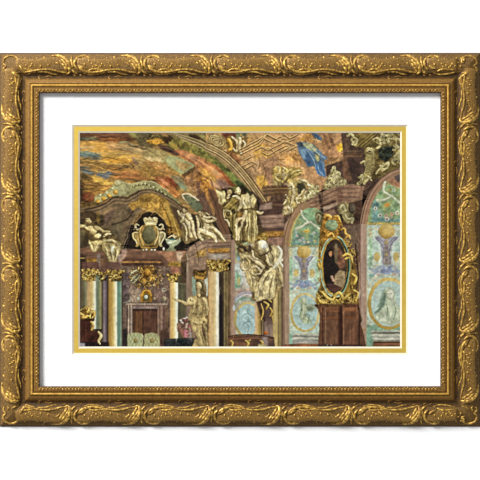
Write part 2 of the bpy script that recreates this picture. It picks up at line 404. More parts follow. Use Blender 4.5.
# feigned coffers: paired light and shadow lines painted on the plaster
def key(pts, w=.8, dx=0, dy=1.0):
    L([(x + dx, y + dy) for x, y in pts], w * 1.3, (92, 62, 34), .8, curve=False)
    L(pts, w, (206, 168, 112), .85, curve=False)
for a in ([(272, 150), (277, 158), (284, 158), (286, 152)], [(269, 146), (274, 154), (281, 161)]):
    L(a, [.6, 1.6, .6], (206, 158, 84), .9); L([(x + .9, y + 1) for x, y in a], [.5, 1.2, .5], (112, 72, 44), .8)
L([(254, 156), (258, 162), (257, 168)], [.6, 1.8, .8], (190, 148, 110), .9); L([(256.5, 155), (260, 162), (258.5, 169)], [.5, 1.1, .5], (112, 74, 58), .85)
dabs([(252, 144), (268, 144), (271, 158), (256, 158)], 40, [(200, 146, 52), (220, 168, 74), (158, 110, 44), (184, 130, 54)], (.6, 1.2), (1.3, 3), (10, 60), (.5, .9))
dabs([(276, 146), (300, 140), (304, 176), (282, 172)], 70, [(196, 138, 58), (176, 118, 56), (210, 160, 90), (150, 100, 56)], (.5, 1.1), (1.3, 3.5), (0, 80), (.35, .7))
P([(256, 176), (264, 175), (268, 184), (264, 190), (257, 185)], (200, 148, 62), soft=.6, nz=.25, own=False)
P([(285, 156), (297, 152), (302, 164), (300, 174), (288, 172)], (186, 130, 70), soft=1, nz=.25, own=False)
P([(288, 162), (303, 164), (306, 174), (290, 174)], (204, 152, 102), soft=.9, nz=.2, own=False)
dabs([(298, 133), (316, 133), (312, 142), (300, 143)], 26, [(186, 128, 50), (206, 150, 66), (130, 84, 44)], (.6, 1.2), (1.3, 3), (0, 180), (.5, .9))
P([(318, 133), (330, 133), (336, 146), (338, 160), (328, 160), (322, 146)], (142, 98, 66), soft=.8, nz=.18, own=False)
for k in range(4):
    L([(321 + k * 2.6, 133), (325 + k * 2.7, 144), (330 + k * 2.5, 156)], .9, ((174, 126, 82), (104, 70, 50))[k % 2], .6)
P([(328, 150), (338, 144), (344, 150), (342, 158), (330, 157)], (186, 132, 92), soft=.6, nz=.15, own=False)
P([(336, 145), (344, 143), (345, 151), (338, 152)], (212, 150, 44), soft=.6, nz=.3, own=False)
P([(322, 160), (346, 156), (346, 164), (324, 170)], (146, 106, 68), soft=.5, nz=.15, own=False)
L([(324, 168), (345, 159.5)], .8, (84, 56, 40), .8, curve=False); L([(325, 165.5), (345, 157)], .7, (186, 142, 94), .8, curve=False)
L([(326, 171), (345, 163)], .8, (176, 130, 84), .8, curve=False)
for a in ([(262, 150), (268, 147), (274, 150)], [(256, 147), (260, 150), (258, 154)], [(250, 160), (256, 158)], [(278, 160), (284, 164), (290, 160)], [(292, 150), (298, 154)], [(284, 146), (290, 149)]): L(a, [.5, 1.6, .6], (214, 172, 108), .7)
for a in ([(262, 152), (268, 149.4), (274, 152.4)], [(279, 163), (286, 167)], [(262, 164), (266, 172), (264, 182)], [(274, 160), (272, 166)], [(290, 156), (297, 160)]): L(a, [.5, 1.5, .6], (104, 70, 44), .7)
rough([(206, 132), (345, 132), (345, 180), (262, 200), (232, 166)], .1)

# scrolls on the crown of the arch
region('stucco_scroll', 'cream oval scroll stucco at the crown of the arch')
P([(207, 138), (212, 134), (222, 135), (228, 142), (229, 149), (222, 148), (208, 144)], (140, 116, 74), soft=.4, nz=.2, curve=True)
for q in ((7.5, 4.6), (5, 2.8), (2.6, 1.3)):
    ring(216.5, 140.5, q[0], q[1], 1.1, (206, 182, 130), .9, rot=28); ring(217, 141.4, q[0], q[1], .6, (92, 70, 42), .8, rot=28)
L([(206, 145), (214, 148), (226, 151)], 1.4, (196, 172, 118), .9)
region('stucco_volute', 'cream and gold twin volutes stucco beside the oval scroll')
P([(226, 138), (231, 136), (238, 142), (243, 146), (240, 153), (235, 154), (230, 152), (227, 149)], (122, 90, 46), soft=.4, nz=.2, curve=True)
T([(228, 138.5), (231, 143), (231, 148), (229, 150)], [1.2, 1.8, 1.1], ((150, 100, 30), (206, 154, 58), (238, 196, 104)), own=False)
T([(232, 137), (236, 141), (237.5, 147), (235.5, 151), (233, 148)], [1, 1.5, 1.3, .8], own=False)
T([(240, 138.5), (239.5, 144), (239, 150), (241, 154)], [1.6, 1.9, 1.3], own=False)
T([(243, 141), (245, 144), (243, 149)], [1, 1.1, .7], own=False)

# arch rib: bundle of mouldings
region('arch_rib', 'brown arch rib with fine cream mouldings curving down to the right')
rib = [(206, 146), (222, 154), (236, 166), (248, 180), (258, 194), (266, 206)]
P([(206, 142.5), (222, 150), (238, 163), (252, 178), (264, 194), (270, 204), (262, 208), (252, 194), (240, 180), (228, 168), (214, 157), (206, 152)], (138, 110, 76), soft=.3, nz=.1)
for k, (c, w) in enumerate([((84, 60, 38), 1.1), ((196, 168, 120), .8), ((120, 94, 62), .9), ((164, 138, 96), .9), ((96, 72, 48), .7), ((200, 174, 128), .8), ((88, 64, 42), .8), ((170, 142, 98), .7)]):
    o = (k - 3.2) * 1.15
    L([(x - o * .62, y + o * .78) for x, y in rib], w, c, .9)

# blue robed figure
region('blue_figure', 'blue robed painted figure on the tan ceiling')
P([(296, 143), (303, 141.5), (313, 144), (322, 152), (328, 158), (324, 161), (325, 170), (326, 178), (320, 176), (314, 166), (308, 167), (304, 160), (299, 153)], (88, 114, 136), soft=.35, nz=.2)
P([(302, 142), (312, 144), (318, 150), (314, 153), (306, 148)], (166, 166, 116), soft=.5, nz=.15, own=False)
P([(314, 154), (320, 153), (320, 160), (316, 161)], (174, 166, 110), soft=.4, nz=.15, own=False)
P([(299, 149), (305, 150), (308, 158), (304, 160)], (128, 164, 186), soft=.6, nz=.1, own=False)
P([(305, 152), (312, 154), (312, 166), (307, 165)], (64, 94, 126), soft=.6, nz=.15, own=False)
P([(314, 162), (320, 163), (325, 172), (325, 177), (318, 174)], (66, 104, 146), soft=.5, nz=.15, own=False)
P([(296, 143.5), (300, 142), (304, 145), (299, 148)], (58, 66, 74), soft=.4, nz=.2, own=False)
for a in ([(308, 145), (318, 153), (326, 158)], [(306, 150), (312, 158), (316, 168)], [(316, 162), (320, 170), (323, 176)]):
    L(a, [.4, 1., .4], (178, 200, 204), .7)
for a in ([(310, 148), (316, 154), (322, 160)], [(303, 152), (308, 160)], [(320, 160), (322, 168), (325, 176)]):
    L(a, [.4, .9, .3], (40, 62, 92), .8)
region('painted_bird', 'dark blue painted wing shape at the top edge beside the blue figure')
P([(311, 133), (317, 133.5), (322, 138), (321, 141), (315, 138.5)], (64, 84, 104), soft=.4, nz=.2)
L([(312, 139.5), (318, 140.5), (322, 143)], [.6, 1.4, .5], (206, 168, 104), .9)

# ---- dark upper right bay
region('upper_bay', 'dark mauve wall bay in shade under the right vault')
P([(341, 132), (402, 132), (402, 190), (380, 200), (352, 192), (345, 180), (326, 176), (326, 166), (344, 160)], (74, 56, 48), soft=.3, nz=.14)
P([(341, 132), (350, 132), (350, 150), (344, 150)], (92, 70, 56), soft=.8, nz=.15, own=False)
R(341, 150.5, 362, 152, (112, 86, 66), soft=.4, own=False); R(341, 153, 363, 154.5, (98, 72, 50), soft=.4, own=False); R(343, 155.5, 362, 157, (120, 88, 62), soft=.4, own=False)
P([(341, 158), (347, 158), (352, 180), (344, 180)], (118, 84, 66), soft=.8, nz=.15, own=False)
P([(348, 160), (362, 160), (360, 176), (352, 178)], (66, 50, 44), soft=.8, nz=.15, own=False)
P([(352, 132.5), (376, 132.5), (364, 148), (354, 146)], (118, 98, 54), soft=.5, nz=.2, own=False)
for k in range(5):
    L([(356 + k * 2.2, 147 - k * .2), (374 + k * 2.2, 132)], .8, ((156, 134, 76), (88, 72, 38))[k % 2], .85, curve=False)
P([(364, 147), (380, 134), (402, 133), (402, 168), (384, 176), (374, 180), (366, 176)], (112, 94, 54), soft=.6, nz=.25)
P([(378, 149), (386, 146), (394, 146), (393, 156), (386, 162), (379, 158)], (50, 54, 44), soft=.6, nz=.35, own=False)
dabs([(379, 149), (392, 147), (388, 160), (380, 158)], 16, [(74, 82, 66), (34, 34, 28), (90, 92, 62)], (.5, 1.0), (1.2, 2.4), (30, 140), (.4, .8))
region('carved_scrollwork', 'cream carved scrollwork along the right vault rib')
for a, r in (([(347, 136), (350, 134), (353, 136.5), (351, 140), (354, 143), (356, 140)], [1.1, 1.5, 1.2, .8]), ([(353, 137), (357, 140), (355, 145), (352, 144)], [1, 1.3, .8]),
             ([(373, 140), (377, 138), (381, 141), (380, 146), (376, 149)], [1.1, 1.6, 1.5, 1]), ([(382, 134), (385, 138), (383, 144)], [1, 1.4, .9]),
             ([(384, 144), (389, 142), (386, 137), (389, 134)], [1.2, 1.3, .9]), ([(390, 139), (395, 138), (400, 140)], [1, 1.4, 1.1]),
             ([(396, 144), (399, 149), (397, 154), (394, 158)], [1.1, 1.7, 1.3]), ([(399, 155), (395, 161), (392, 163)], [1.6, 1.8, .8]), ([(398, 160), (400, 157)], [1.2, 1.2]),
             ([(380, 170), (383, 166), (388, 163), (387, 168), (381, 171)], [1, 1.7, 1.2]), ([(376, 174), (379, 170), (383, 169)], [1., 1.3, .9])):
    T(a, r, ((92, 80, 46), (166, 152, 102), (218, 204, 156)))
curls([(374, 136), (400, 134), (400, 142), (378, 146)], 22, ((84, 74, 42), (158, 144, 94), (214, 200, 150)), (1.1, 2.2), (.5, .9), True)
curls([(393, 144), (400, 142), (400, 164), (392, 166)], 14, ((84, 74, 42), (158, 144, 94), (214, 200, 150)), (1.1, 2.2), (.5, .9), True)
curls([(378, 166), (388, 162), (390, 168), (378, 172)], 9, ((84, 74, 42), (164, 150, 102), (220, 206, 158)), (1, 1.8), (.5, .9), True)
dabs([(374, 136), (400, 134), (400, 162), (392, 162), (390, 144), (376, 146)], 24, [(54, 46, 30), (40, 36, 26)], (.4, .8), (1, 2), (0, 180), (.6, .9))
region('console', 'cream scrolled console on the right vault rib')
P([(366, 150), (370, 147), (375, 150), (375, 162), (373, 172), (366, 180), (362, 180), (366, 166)], (158, 142, 92), soft=.3, nz=.15, curve=True)
E(369, 151, 4, 4, ((100, 86, 50), (174, 158, 106), (222, 206, 158))); F(369.5, 151.5, 1.1, 1.1, (60, 44, 28)); ring(369, 151, 2.6, 2.6, .5, (96, 78, 46), .8)
for k in range(9): L([(367.5 - k * .1, 157 + k * 2), (373.5 - k * .3, 156.6 + k * 2)], .6, (106, 88, 52), .7, curve=False)
L([(374.6, 151), (374.6, 163), (371, 174)], .8, (96, 78, 44), .8)
for a, r in (([(361, 163), (364, 162), (365, 166)], [1, 1.5, .9]), ([(359, 178), (362, 176), (361, 182), (358, 184)], [1.4, 1.8, 1.6]), ([(364, 184), (368, 178), (371, 177)], [1, 1.6, 1]), ([(368, 177), (372, 181)], [1.2, .6])):
    T(a, r, ((92, 80, 46), (166, 152, 102), (218, 204, 156)))
ring(359.5, 180.5, 1.9, 2.6, .6, (84, 66, 38), .8)
# ================================================================== left half: gallery cornice, portal, columns
region('cornice', 'grey brown curved cornice sweeping over the portal at left')
P([(79, 208), (92, 207), (104, 203), (115, 197), (126, 198), (134, 194), (146, 189), (160, 190), (172, 196), (186, 208), (196, 222), (186, 226), (176, 214), (164, 206), (146, 206), (134, 216), (126, 236), (122, 252), (100, 252), (79, 252)], (106, 86, 64), soft=.4, nz=.12)
for o, c, w in ((0, (58, 44, 32), 1.6), (1.8, (134, 108, 80), 1.4), (3.6, (92, 74, 56), 1.2), (5.2, (146, 118, 86), 1.3), (7, (98, 80, 60), 1.2)):
    L([(82, 210 + o), (95, 207.5 + o), (106, 203 + o), (115, 197.5 + o), (126, 198 + o), (134, 194.5 + o), (144, 189.5 + o), (156, 191 + o), (168, 197 + o), (178, 204 + o * .8), (188, 213 + o * .6)], w, c, .85, own=False)
P([(98, 213), (110, 207), (118, 205.5), (118, 209), (104, 216)], (140, 112, 82), soft=.8, nz=.1, own=False)
P([(108, 223), (119, 206), (130, 205), (127, 216), (118, 222)], (116, 96, 72), soft=.6, nz=.12, own=False)
P([(102, 216), (116, 208), (110, 222), (104, 224)], (96, 74, 62), soft=.8, nz=.12, own=False)
P([(79, 212), (88, 210), (98, 214), (100, 226), (79, 226)], (64, 50, 34), soft=.8, nz=.25, own=False)
P([(96, 212), (99, 212), (101, 224), (97, 224)], (126, 100, 50), soft=.6, nz=.2, own=False)
P([(100, 214), (104, 216), (104, 226), (100, 226)], (52, 42, 30), soft=.7, nz=.2, own=False)
L([(112, 225), (118, 223.5), (126, 220), (132, 213), (136, 206)], 1.6, (56, 44, 34), .9)
P([(112, 226), (124, 222), (120, 234), (122, 244), (112, 238)], (104, 90, 66), soft=.8, nz=.15, own=False)
L([(123.5, 248), (127, 237), (132, 222), (138, 213), (146, 207)], 1.4, (134, 112, 86), .8)
L([(125.5, 249), (129, 238), (134, 224), (140, 214)], 1.0, (66, 52, 42), .9)
P([(186, 222), (192, 212), (200, 222), (204, 236), (196, 238), (188, 232)], (52, 42, 32), soft=.6, nz=.2, own=False)

region('balustrade', 'sage green balustrade with small gilded balls on the cornice')
P([(94, 197), (104, 193), (111, 187.5), (113, 182.5), (118, 180), (122, 181.5), (130, 184), (144, 181), (154, 182), (166, 190), (178, 200), (182, 206), (174, 200), (160, 192), (146, 188.5), (134, 192.5), (126, 196.5), (114, 196), (104, 201), (96, 204)], (160, 152, 104), (136, 130, 84), ((110, 190), (178, 200)), soft=.35, nz=.14)
P([(112, 184), (122, 184), (130, 188), (124, 195), (114, 193)], (164, 158, 112), soft=.7, nz=.1, own=False)
E(117, 183, 4.2, 3.2, ((120, 112, 70), (172, 164, 116), (206, 198, 152)), own=False)
for x, y in ((115, 192.3), (109.5, 196.2), (104, 199), (98, 201.5)):
    E(x, y, 2.4, 2.1, ((110, 70, 24), (188, 136, 48), (232, 188, 92)), own=False)
for x, y in ((107, 193.5), (100.5, 195.5), (112, 189)):
    E(x, y, 1.5, 1.8, ((110, 104, 66), (176, 168, 120), (222, 214, 170)), own=False)
for k in range(9):
    x = 133 + k * 4; y = 186.3 - 2.4 * math.sin(k / 2.6) + max(0, k - 3) * 1.75
    E(x, y, 1.3, 1.6, ((70, 66, 40), (146, 138, 92), (206, 198, 152)), own=False); F(x + 1.9, y + .4, .7, 1.2, (66, 58, 36), a=.8)
L([(122, 182), (132, 184.3), (144, 181.3), (154, 182.5), (168, 191)], .8, (196, 186, 138), .8)
L([(96, 203.6), (104, 201), (114, 196.6), (126, 197), (134, 193), (146, 189), (160, 192.5), (176, 202)], .9, (78, 62, 42), .85)

region('gilded_drapery', 'gilded carved drapery hanging round the arch above the coat of arms')
P([(128, 205), (132, 202), (137, 201), (140, 196), (148, 193.5), (158, 195), (166, 199), (172, 208), (178, 222), (184, 236), (176, 240), (170, 228), (163, 216), (154, 211), (146, 209.5), (140, 207), (134, 210.5)], (166, 122, 50), soft=.4, nz=.25)
P([(163, 202), (170, 206), (177, 222), (182, 236), (177, 238), (170, 224)], (172, 134, 56), (140, 104, 40), ((164, 204), (178, 238)), soft=.5, nz=.12, nk='v', own=False)
for k in range(18):
    x, y = within([(138, 200), (148, 195), (160, 198), (166, 206), (156, 209), (146, 207)])
    ring(x, y, rnd.uniform(1, 2.6), rnd.uniform(.7, 1.5), .7, rnd.choice([(214, 164, 76), (98, 66, 28), (132, 90, 38)]), .75, rnd.uniform(0, 180), rnd.uniform(180, 360), 10, rot=rnd.uniform(0, 90))
dabs([(130, 204), (140, 200), (142, 207), (134, 209)], 14, [(206, 160, 74), (110, 76, 32), (180, 136, 58)], (.4, .8), (1, 2.4), (0, 180), (.5, .9))
L([(164, 203), (170, 212), (177, 230)], .9, (212, 172, 92), .8); L([(160, 201), (167, 213), (174, 234)], 1.1, (96, 66, 28), .8)
L([(141, 208), (148, 210.5), (156, 212.5), (163, 218), (168, 228)], 1.1, (212, 170, 92), .75)

region('arch_recess', 'black recess behind the coat of arms over the portal')
P([(125, 251), (131, 236), (136, 223), (142, 214.5), (149, 211.5), (157, 213.5), (164, 220), (171, 232), (178, 240), (188, 238), (190, 252), (176, 252), (124, 252)], (34, 28, 22), soft=.4, nz=.2)
region('dark_pilaster_side', 'dark brown wall strip beside the gilded drapery')
P([(170, 206), (178, 208), (184, 222), (188, 238), (184, 238), (177, 222)], (76, 58, 44), soft=.5, nz=.15)

# entablature
region('entablature', 'dusky pink marble entablature over the portal and left columns')
P([(79, 245), (90, 248), (100, 252), (122, 251), (126, 248.5), (160, 251), (186, 251), (190, 262), (188, 275), (170, 274), (160, 265), (122, 266), (118, 275), (79, 275)], (104, 74, 58), (120, 88, 72), ((79, 250), (186, 260)), soft=.3, nz=.12, nk='h')
P([(122, 251), (158, 251.5), (166, 258), (164, 262), (122, 258)], (116, 82, 66), soft=.6, nz=.1, nk='h', own=False)
P([(123, 258), (162, 259), (164, 266), (123, 266)], (86, 58, 48), soft=.5, nz=.12, nk='h', own=False)
R(122, 261.4, 162, 262.8, (150, 110, 58), soft=.3, nz=.2, own=False)
R(122, 263.6, 163, 265, (66, 44, 36), soft=.3, own=False)
P([(158, 251.3), (186, 251), (181, 262), (168, 262), (163, 256)], (164, 116, 90), soft=.5, nz=.14, own=False)
P([(176, 252), (183, 252), (181, 262), (178, 264)], (208, 176, 152), soft=.6, nz=.1, own=False)
R(168, 262, 181, 266.5, (172, 134, 62), soft=.4, nz=.25, own=False); L([(168, 264), (181, 264)], .7, (94, 66, 30), .8)
P([(168, 267), (178, 267), (180, 275), (170, 275)], (166, 110, 90), soft=.5, nz=.12, own=False)
P([(181, 258), (190, 252), (190, 276), (182, 276)], (92, 70, 52), soft=.6, nz=.2, own=False)
R(86, 258.5, 101, 262.5, (146, 108, 48), soft=.5, nz=.25, own=False)
R(102, 260, 121, 262.4, (112, 80, 52), soft=.5, nz=.2, own=False)
P([(79, 253), (86, 256), (85, 272), (79, 272)], (48, 34, 26), soft=.7, nz=.2, own=False)
R(79, 257.6, 85, 258.8, (170, 140, 80), soft=.3, own=False)
for x in (98.5, 119.5):
    P([(x - 1.5, 254), (x + 1.8, 254), (x + 1.4, 270), (x - 1.4, 270)], (150, 130, 122), soft=.6, nz=.15, own=False)
P([(122, 250), (126, 248), (128, 252), (123, 260), (119, 262)], (158, 126, 112), soft=.6, nz=.15, own=False)

# left seated statue
region('seated_statue', 'cream seated statue with draped cloth at the far left above the columns')
P([(79, 231), (85, 230), (88, 236), (87.5, 246), (84, 248), (79, 248)], (112, 96, 64), (62, 50, 34), ((81, 232), (88, 240)), soft=.4, nz=.15)
P([(80, 224.5), (86, 222), (96, 224), (103, 227), (111, 229.5), (114, 236), (121, 240), (121, 249), (117, 258), (115, 266), (109, 263), (105, 256), (103, 250), (96, 252), (91, 251), (88, 243), (86, 232), (80, 230)], (92, 74, 46), soft=.4, nz=.2)
E(91.5, 230.5, 5.4, 4.6, ((84, 64, 38), (184, 158, 108), (228, 206, 154)), 20)
for a, r in (([(79.5, 226.5), (84, 227), (88, 230)], [1.6, 2., 1.8]), ([(95, 227), (99, 229.5), (103, 231.5), (109, 232)], [1.9, 2.1, 1.7, 1.1])): T(a, r, ((76, 58, 34), (172, 146, 96), (224, 204, 154)))
E(88.5, 220, 3.6, 4.2, ((86, 66, 40), (196, 172, 120), (240, 222, 174)), -10); P([(85.6, 217.6), (87.5, 214.8), (91.5, 215.2), (93.6, 218.6), (93, 222.4), (91.4, 220.8), (90, 218)], (58, 44, 28), soft=.3, nz=.2)
F(87, 219.8, .5, .35, (90, 66, 40)); F(89, 219.8, .5, .35, (90, 66, 40)); F(87.8, 222.4, .7, .3, (130, 88, 56))
E(97, 236.4, 4, 2.4, ((90, 72, 42), (196, 174, 120), (238, 222, 172)), -10); T([(104, 237), (107, 234.5), (110.5, 234)], [.9, 1.3, .8], CREAM)
cloth([(88, 240), (93, 241), (99, 240), (103, 243), (99, 247), (96, 251.5), (92.5, 251.6), (90, 247)], (190, 168, 116), [[(89, 242), (91, 247), (93, 250.5)], [(98, 243), (96.5, 247), (94.6, 251)]], [[(90.4, 240), (92.6, 245), (94, 249)], [(92, 240.4), (100, 241)]])
cloth([(103, 240), (109, 239), (116, 240.6), (121, 243), (121, 249), (118, 256), (116, 264), (113.6, 266), (109.6, 262), (107, 256), (103.6, 250)], (176, 154, 104),
      [[(117, 243), (119.6, 247), (117.4, 253), (115, 262)], [(106, 246), (108.4, 254), (111.4, 261)], [(111, 247), (113, 255), (113.4, 263)], [(104, 241), (110, 240), (116, 241.6)]],
      [[(109, 244), (110.6, 252), (112.6, 260)], [(114.6, 247), (116, 252), (114.6, 259)], [(103.6, 244), (105, 250), (108, 257)], [(106, 242.6), (112, 242.4), (117, 245)]])
P([(110, 246), (114.5, 245), (114, 251), (111.6, 253)], (214, 214, 186), soft=.8, nz=.12, own=False)
for a in ([(88, 239), (95, 239.4), (103, 239.6)], [(96, 232), (101, 234.5)], [(86, 231), (88.6, 236)], [(100, 236.6), (103, 239)]): L(a, [.4, 1, .4], (64, 48, 30), .8)
for x, y in ((105, 236), (107, 237.5), (103, 235)): F(x, y, .9, .6, (56, 42, 30), 0, .4, .8)

# coat of arms
region('coat_of_arms', 'pale carved cartouche with a dark oval field above the portal')
P([(142, 226), (149, 224), (156, 226), (160, 231), (159.4, 241), (155.5, 249), (142.5, 249), (138.6, 241), (138, 231)], (150, 118, 66), soft=.3, nz=.2, curve=True)
for s in (-1, 1):
    f = lambda q: [(149 + s * (x - 149), y) for x, y in q]
    T(f([(140, 229), (137, 229.5), (135, 226.5), (136.4, 224.6), (138.6, 225.4)]), [.9, 1, 1.1, 1, .7], CREAM); T(f([(135.4, 228), (133.8, 229.6)]), [.7, .5], CREAM)
    P(f([(138.6, 232), (134.6, 231.6), (132, 234), (132.6, 238), (135, 241), (136.6, 244), (135.4, 246.4), (138, 246.6), (139.6, 243), (139, 238)]), (206, 188, 136) if s < 0 else (186, 152, 92), soft=.25, nz=.15, curve=True)
    L(f([(138, 234), (135, 234), (134.6, 237), (136.8, 240), (138, 243)]), [.5, 1.1, .5], (104, 80, 44), .8); L(f([(137.6, 232.2), (133.6, 233), (133.2, 236.6), (135.6, 240.6), (137, 244)]), [.5, .9, .6], (240, 226, 180), .8)
    L(f([(142.6, 225.6), (140, 230), (140.6, 238), (144, 246)]), [.6, 1.1, .7], (232, 210, 156) if s < 0 else (214, 176, 112), .9); L(f([(140, 227), (138.9, 232), (139.6, 240), (142, 247)]), [.4, .8, .5], (92, 68, 36), .8)
P([(143.4, 219.5), (145, 217.3), (148, 218), (149.5, 216.4), (151.5, 218), (155, 217), (157.6, 219), (156, 224.5), (149, 225.5), (145.6, 224.5)], (206, 188, 136), soft=.3, nz=.18, curve=True)
for x in (145.4, 149.5, 153.4, 156.6): E(x, 218.8, 1., 1.1, CREAM)
L([(146, 221.6), (150, 220.8), (155.6, 221.6)], .7, (96, 72, 40), .7); L([(146.6, 224.6), (151, 223.4), (156, 224.6)], 1, (238, 222, 176), .9)
E(148.8, 235.2, 6.8, 9.4, ((66, 62, 38), (96, 92, 60), (118, 112, 78)), soft=.4); F(150, 231, 3.4, 3.6, (112, 108, 74), 0, 1.2, .6)
P([(142.6, 245.4), (155, 245.4), (157, 251), (141, 251)], (104, 78, 40), soft=.4, nz=.3)
for x in (143.4, 146.5, 151.6, 154.6): E(x, 249.8, 1.1, 1, PALE)
L([(142, 247), (149, 248), (156, 247)], .8, (186, 146, 78), .8)

region('vase', 'pale green stone vase on the entablature beside the coat of arms')
P([(165, 238), (169, 240), (178, 240), (180, 237.5), (181, 241), (177.5, 245), (174, 246.5), (174.5, 249.5), (167.5, 249.5), (170, 246), (166.5, 243)], (158, 164, 130), (112, 116, 86), ((170, 239), (174, 250)), soft=.3, nz=.15)
F(172, 239.8, 3.5, 1.2, (88, 120, 104), 0, .5, .9); F(170, 242.5, 2.2, 1, (220, 220, 190), 0, .5, .9); L([(166, 238.8), (173, 241), (180, 238.6)], .6, (214, 210, 170), .9)
P([(166, 249), (176, 249), (176, 251.2), (166, 251.2)], (120, 120, 88), soft=.3)
E(163.6, 249, 1.1, 1.8, PALE)
region('gilt_ornament', 'small dark gilt ornament above the stone vase')
carve([(166, 229), (171, 226.5), (175, 229), (176, 235), (171, 236), (167, 234)], 14, ((50, 34, 16), (140, 100, 46), (208, 164, 84)), (74, 52, 26), (.8, 1.6), (.3, .6))
for a in ([(173, 235), (176, 237), (178, 235)], [(168, 238), (172, 236), (175, 238.4)]): T(a, [.6, .9, .6], CREAM, own=False)

# ---- portal wall
region('portal_wall', 'mottled mauve marble wall round the portal')
R(117, 266, 171, 347, (104, 84, 72), soft=.3, nz=.2)
P([(121, 272), (130, 272), (130, 304), (121, 304)], (92, 76, 74), soft=1, nz=.2, own=False)
P([(129, 288), (140, 288), (143, 292), (143, 302), (129, 302)], (142, 120, 104), soft=.8, nz=.18, own=False)
P([(153, 290), (166, 288), (169, 304), (153, 303)], (106, 84, 76), soft=.8, nz=.2, own=False)
rough([(121, 266), (170, 266), (170, 304), (121, 304)], .16)
for a in ([(122, 302.5), (127, 302), (131, 299), (130, 296)], [(165, 303), (162, 300), (165, 297)]): L(a, [.6, 1.4, .8], (152, 150, 128), .8)
E(138, 299, 1.7, 2.4, ((110, 100, 84), (170, 160, 134), (210, 202, 176)), own=False); E(154.5, 299, 1.7, 2, ((90, 74, 58), (140, 116, 90), (176, 154, 122)), own=False)
E(164, 299, 2.4, 3, ((84, 72, 56), (136, 122, 96), (176, 164, 132)), own=False); F(164, 290, 2.8, 2.2, (158, 150, 126), 0, .5, .9); F(164.5, 289.6, 1.5, .8, (104, 84, 72), 0, .4, .9)
dabs([(122, 270), (130, 270), (130, 300), (122, 300)], 20, [(126, 118, 104), (72, 60, 62), (110, 90, 86)], (.4, .8), (1, 2), (0, 180), (.4, .8))
region('gilded_relief', 'gilded trophy relief on the marble wall above the doorway')
carve([(130, 270), (136, 266.5), (147, 264.5), (158, 267), (162, 272), (161, 282), (154, 286.5), (147, 287), (138, 287), (131, 282)], 26, ((60, 42, 22), (150, 110, 54), (214, 172, 96)), (92, 70, 52), (1, 2.4), (.4, .8), ua=.85)
carve([(141, 268), (147, 265), (153, 268), (156, 276), (152, 283), (147, 286.5), (142, 282), (139, 275)], 26, ((64, 42, 16), (170, 122, 50), (226, 180, 92)), (116, 80, 36), (1, 2.2), (.5, .9))
E(147, 273, 3, 4, ((80, 46, 14), (176, 116, 36), (226, 170, 72)), own=False); F(147, 277.5, 2.3, 2.2, (92, 56, 22), 0, .5, .8); ring(147, 276, 4.5, 5.5, .9, (216, 160, 62), .8)
for a in ([(131, 281), (134, 278), (138, 274)], [(133, 283), (137, 279.5), (139, 276)], [(131, 276), (133, 272), (137, 270)]): T(a, [.6, 1., .7], ((90, 96, 70), (160, 156, 112), (214, 206, 164)), own=False)
dabs([(130, 272), (138, 270), (138, 284), (131, 284)], 18, [(94, 112, 86), (176, 168, 130), (110, 80, 56)], (.4, .8), (1, 2), (0, 180), (.5, .9))
dabs([(154, 278), (163, 272), (162, 286), (154, 288)], 22, [(196, 146, 80), (100, 66, 44), (160, 110, 66), (206, 180, 130)], (.4, .7), (1, 2), (0, 180), (.5, .9))
for q in range(22):
    x, y = within([(129, 268), (163, 268), (160, 287), (134, 287)]); E(x, y, .6, .6, ((130, 90, 40), (210, 170, 100), (244, 224, 170)), own=False)
region('gilded_niche_head', 'small gilded arch with a pale face above the doorway')
P([(141, 302), (140.5, 295), (142.5, 290.5), (146.5, 289), (150.5, 290.5), (152.5, 295), (152, 302)], (176, 124, 44), soft=.3, nz=.25)
ring(146.5, 296, 4.6, 5.6, 1, (224, 172, 76), .8, 180, 360); P([(143.5, 301.5), (143.5, 296), (146, 293.5), (149, 296), (149.2, 301.5)], (120, 100, 60), soft=.3, nz=.2, own=False)
E(146, 297, 1.9, 2.1, ((120, 140, 120), (188, 198, 176), (226, 228, 206)), own=False)
region('doorway', 'pink marble doorway with a dark brown wooden door')
P([(126, 303.5), (168, 303.5), (168, 347), (126, 347)], (130, 106, 92), soft=.3, nz=.16, nk='v')
R(126, 303.5, 168, 304.8, (172, 152, 134), soft=.3, own=False); R(126, 305.4, 168, 306.2, (92, 64, 62), soft=.3, own=False)
for x, c in ((127, (72, 50, 46)), (128.6, (184, 164, 146)), (130, (120, 88, 84)), (131.4, (180, 166, 146)), (132.6, (112, 88, 80))):
    R(x - .6, 305, x + .7, 347, c, soft=.3, nz=.1, own=False)
for x, c in ((158, (150, 120, 106)), (160, (108, 82, 68)), (161.8, (140, 112, 98)), (164, (96, 66, 62)), (166.6, (112, 84, 62))):
    R(x - 1, 306, x + 1, 347, c, soft=.4, nz=.14, own=False)
R(133, 306.5, 158, 309, (140, 122, 116), soft=.4, nz=.15, own=False)
R(133, 309, 157.5, 347, (70, 46, 34), soft=.3, nz=.15, nk='v', own=False)
R(135, 311, 142, 345, (96, 64, 44), soft=.6, nz=.12, nk='v', own=False); R(144, 311, 156, 345, (82, 54, 44), soft=.6, nz=.12, nk='v', own=False)
R(133, 309, 157.5, 310.6, (44, 30, 26), soft=.4, own=False); L([(143, 310), (143, 346)], .8, (48, 32, 26), .8); L([(137, 312), (137, 345)], .8, (122, 84, 58), .6)
region('chair', 'pale green patterned chair back, the left one of two before the doorway')
P([(127, 335), (129, 333.5), (136, 332.5), (142, 333.5), (143.2, 336), (143, 347), (127, 347)], (168, 172, 124), soft=.3, nz=.1, nk='d')
region('chair', 'pale green patterned chair back, the right one of two before the doorway')
P([(144.5, 336), (146, 333.5), (152, 332.5), (158, 334), (159.6, 338), (160, 347), (144, 347)], (162, 160, 112), soft=.3, nz=.1, nk='d')
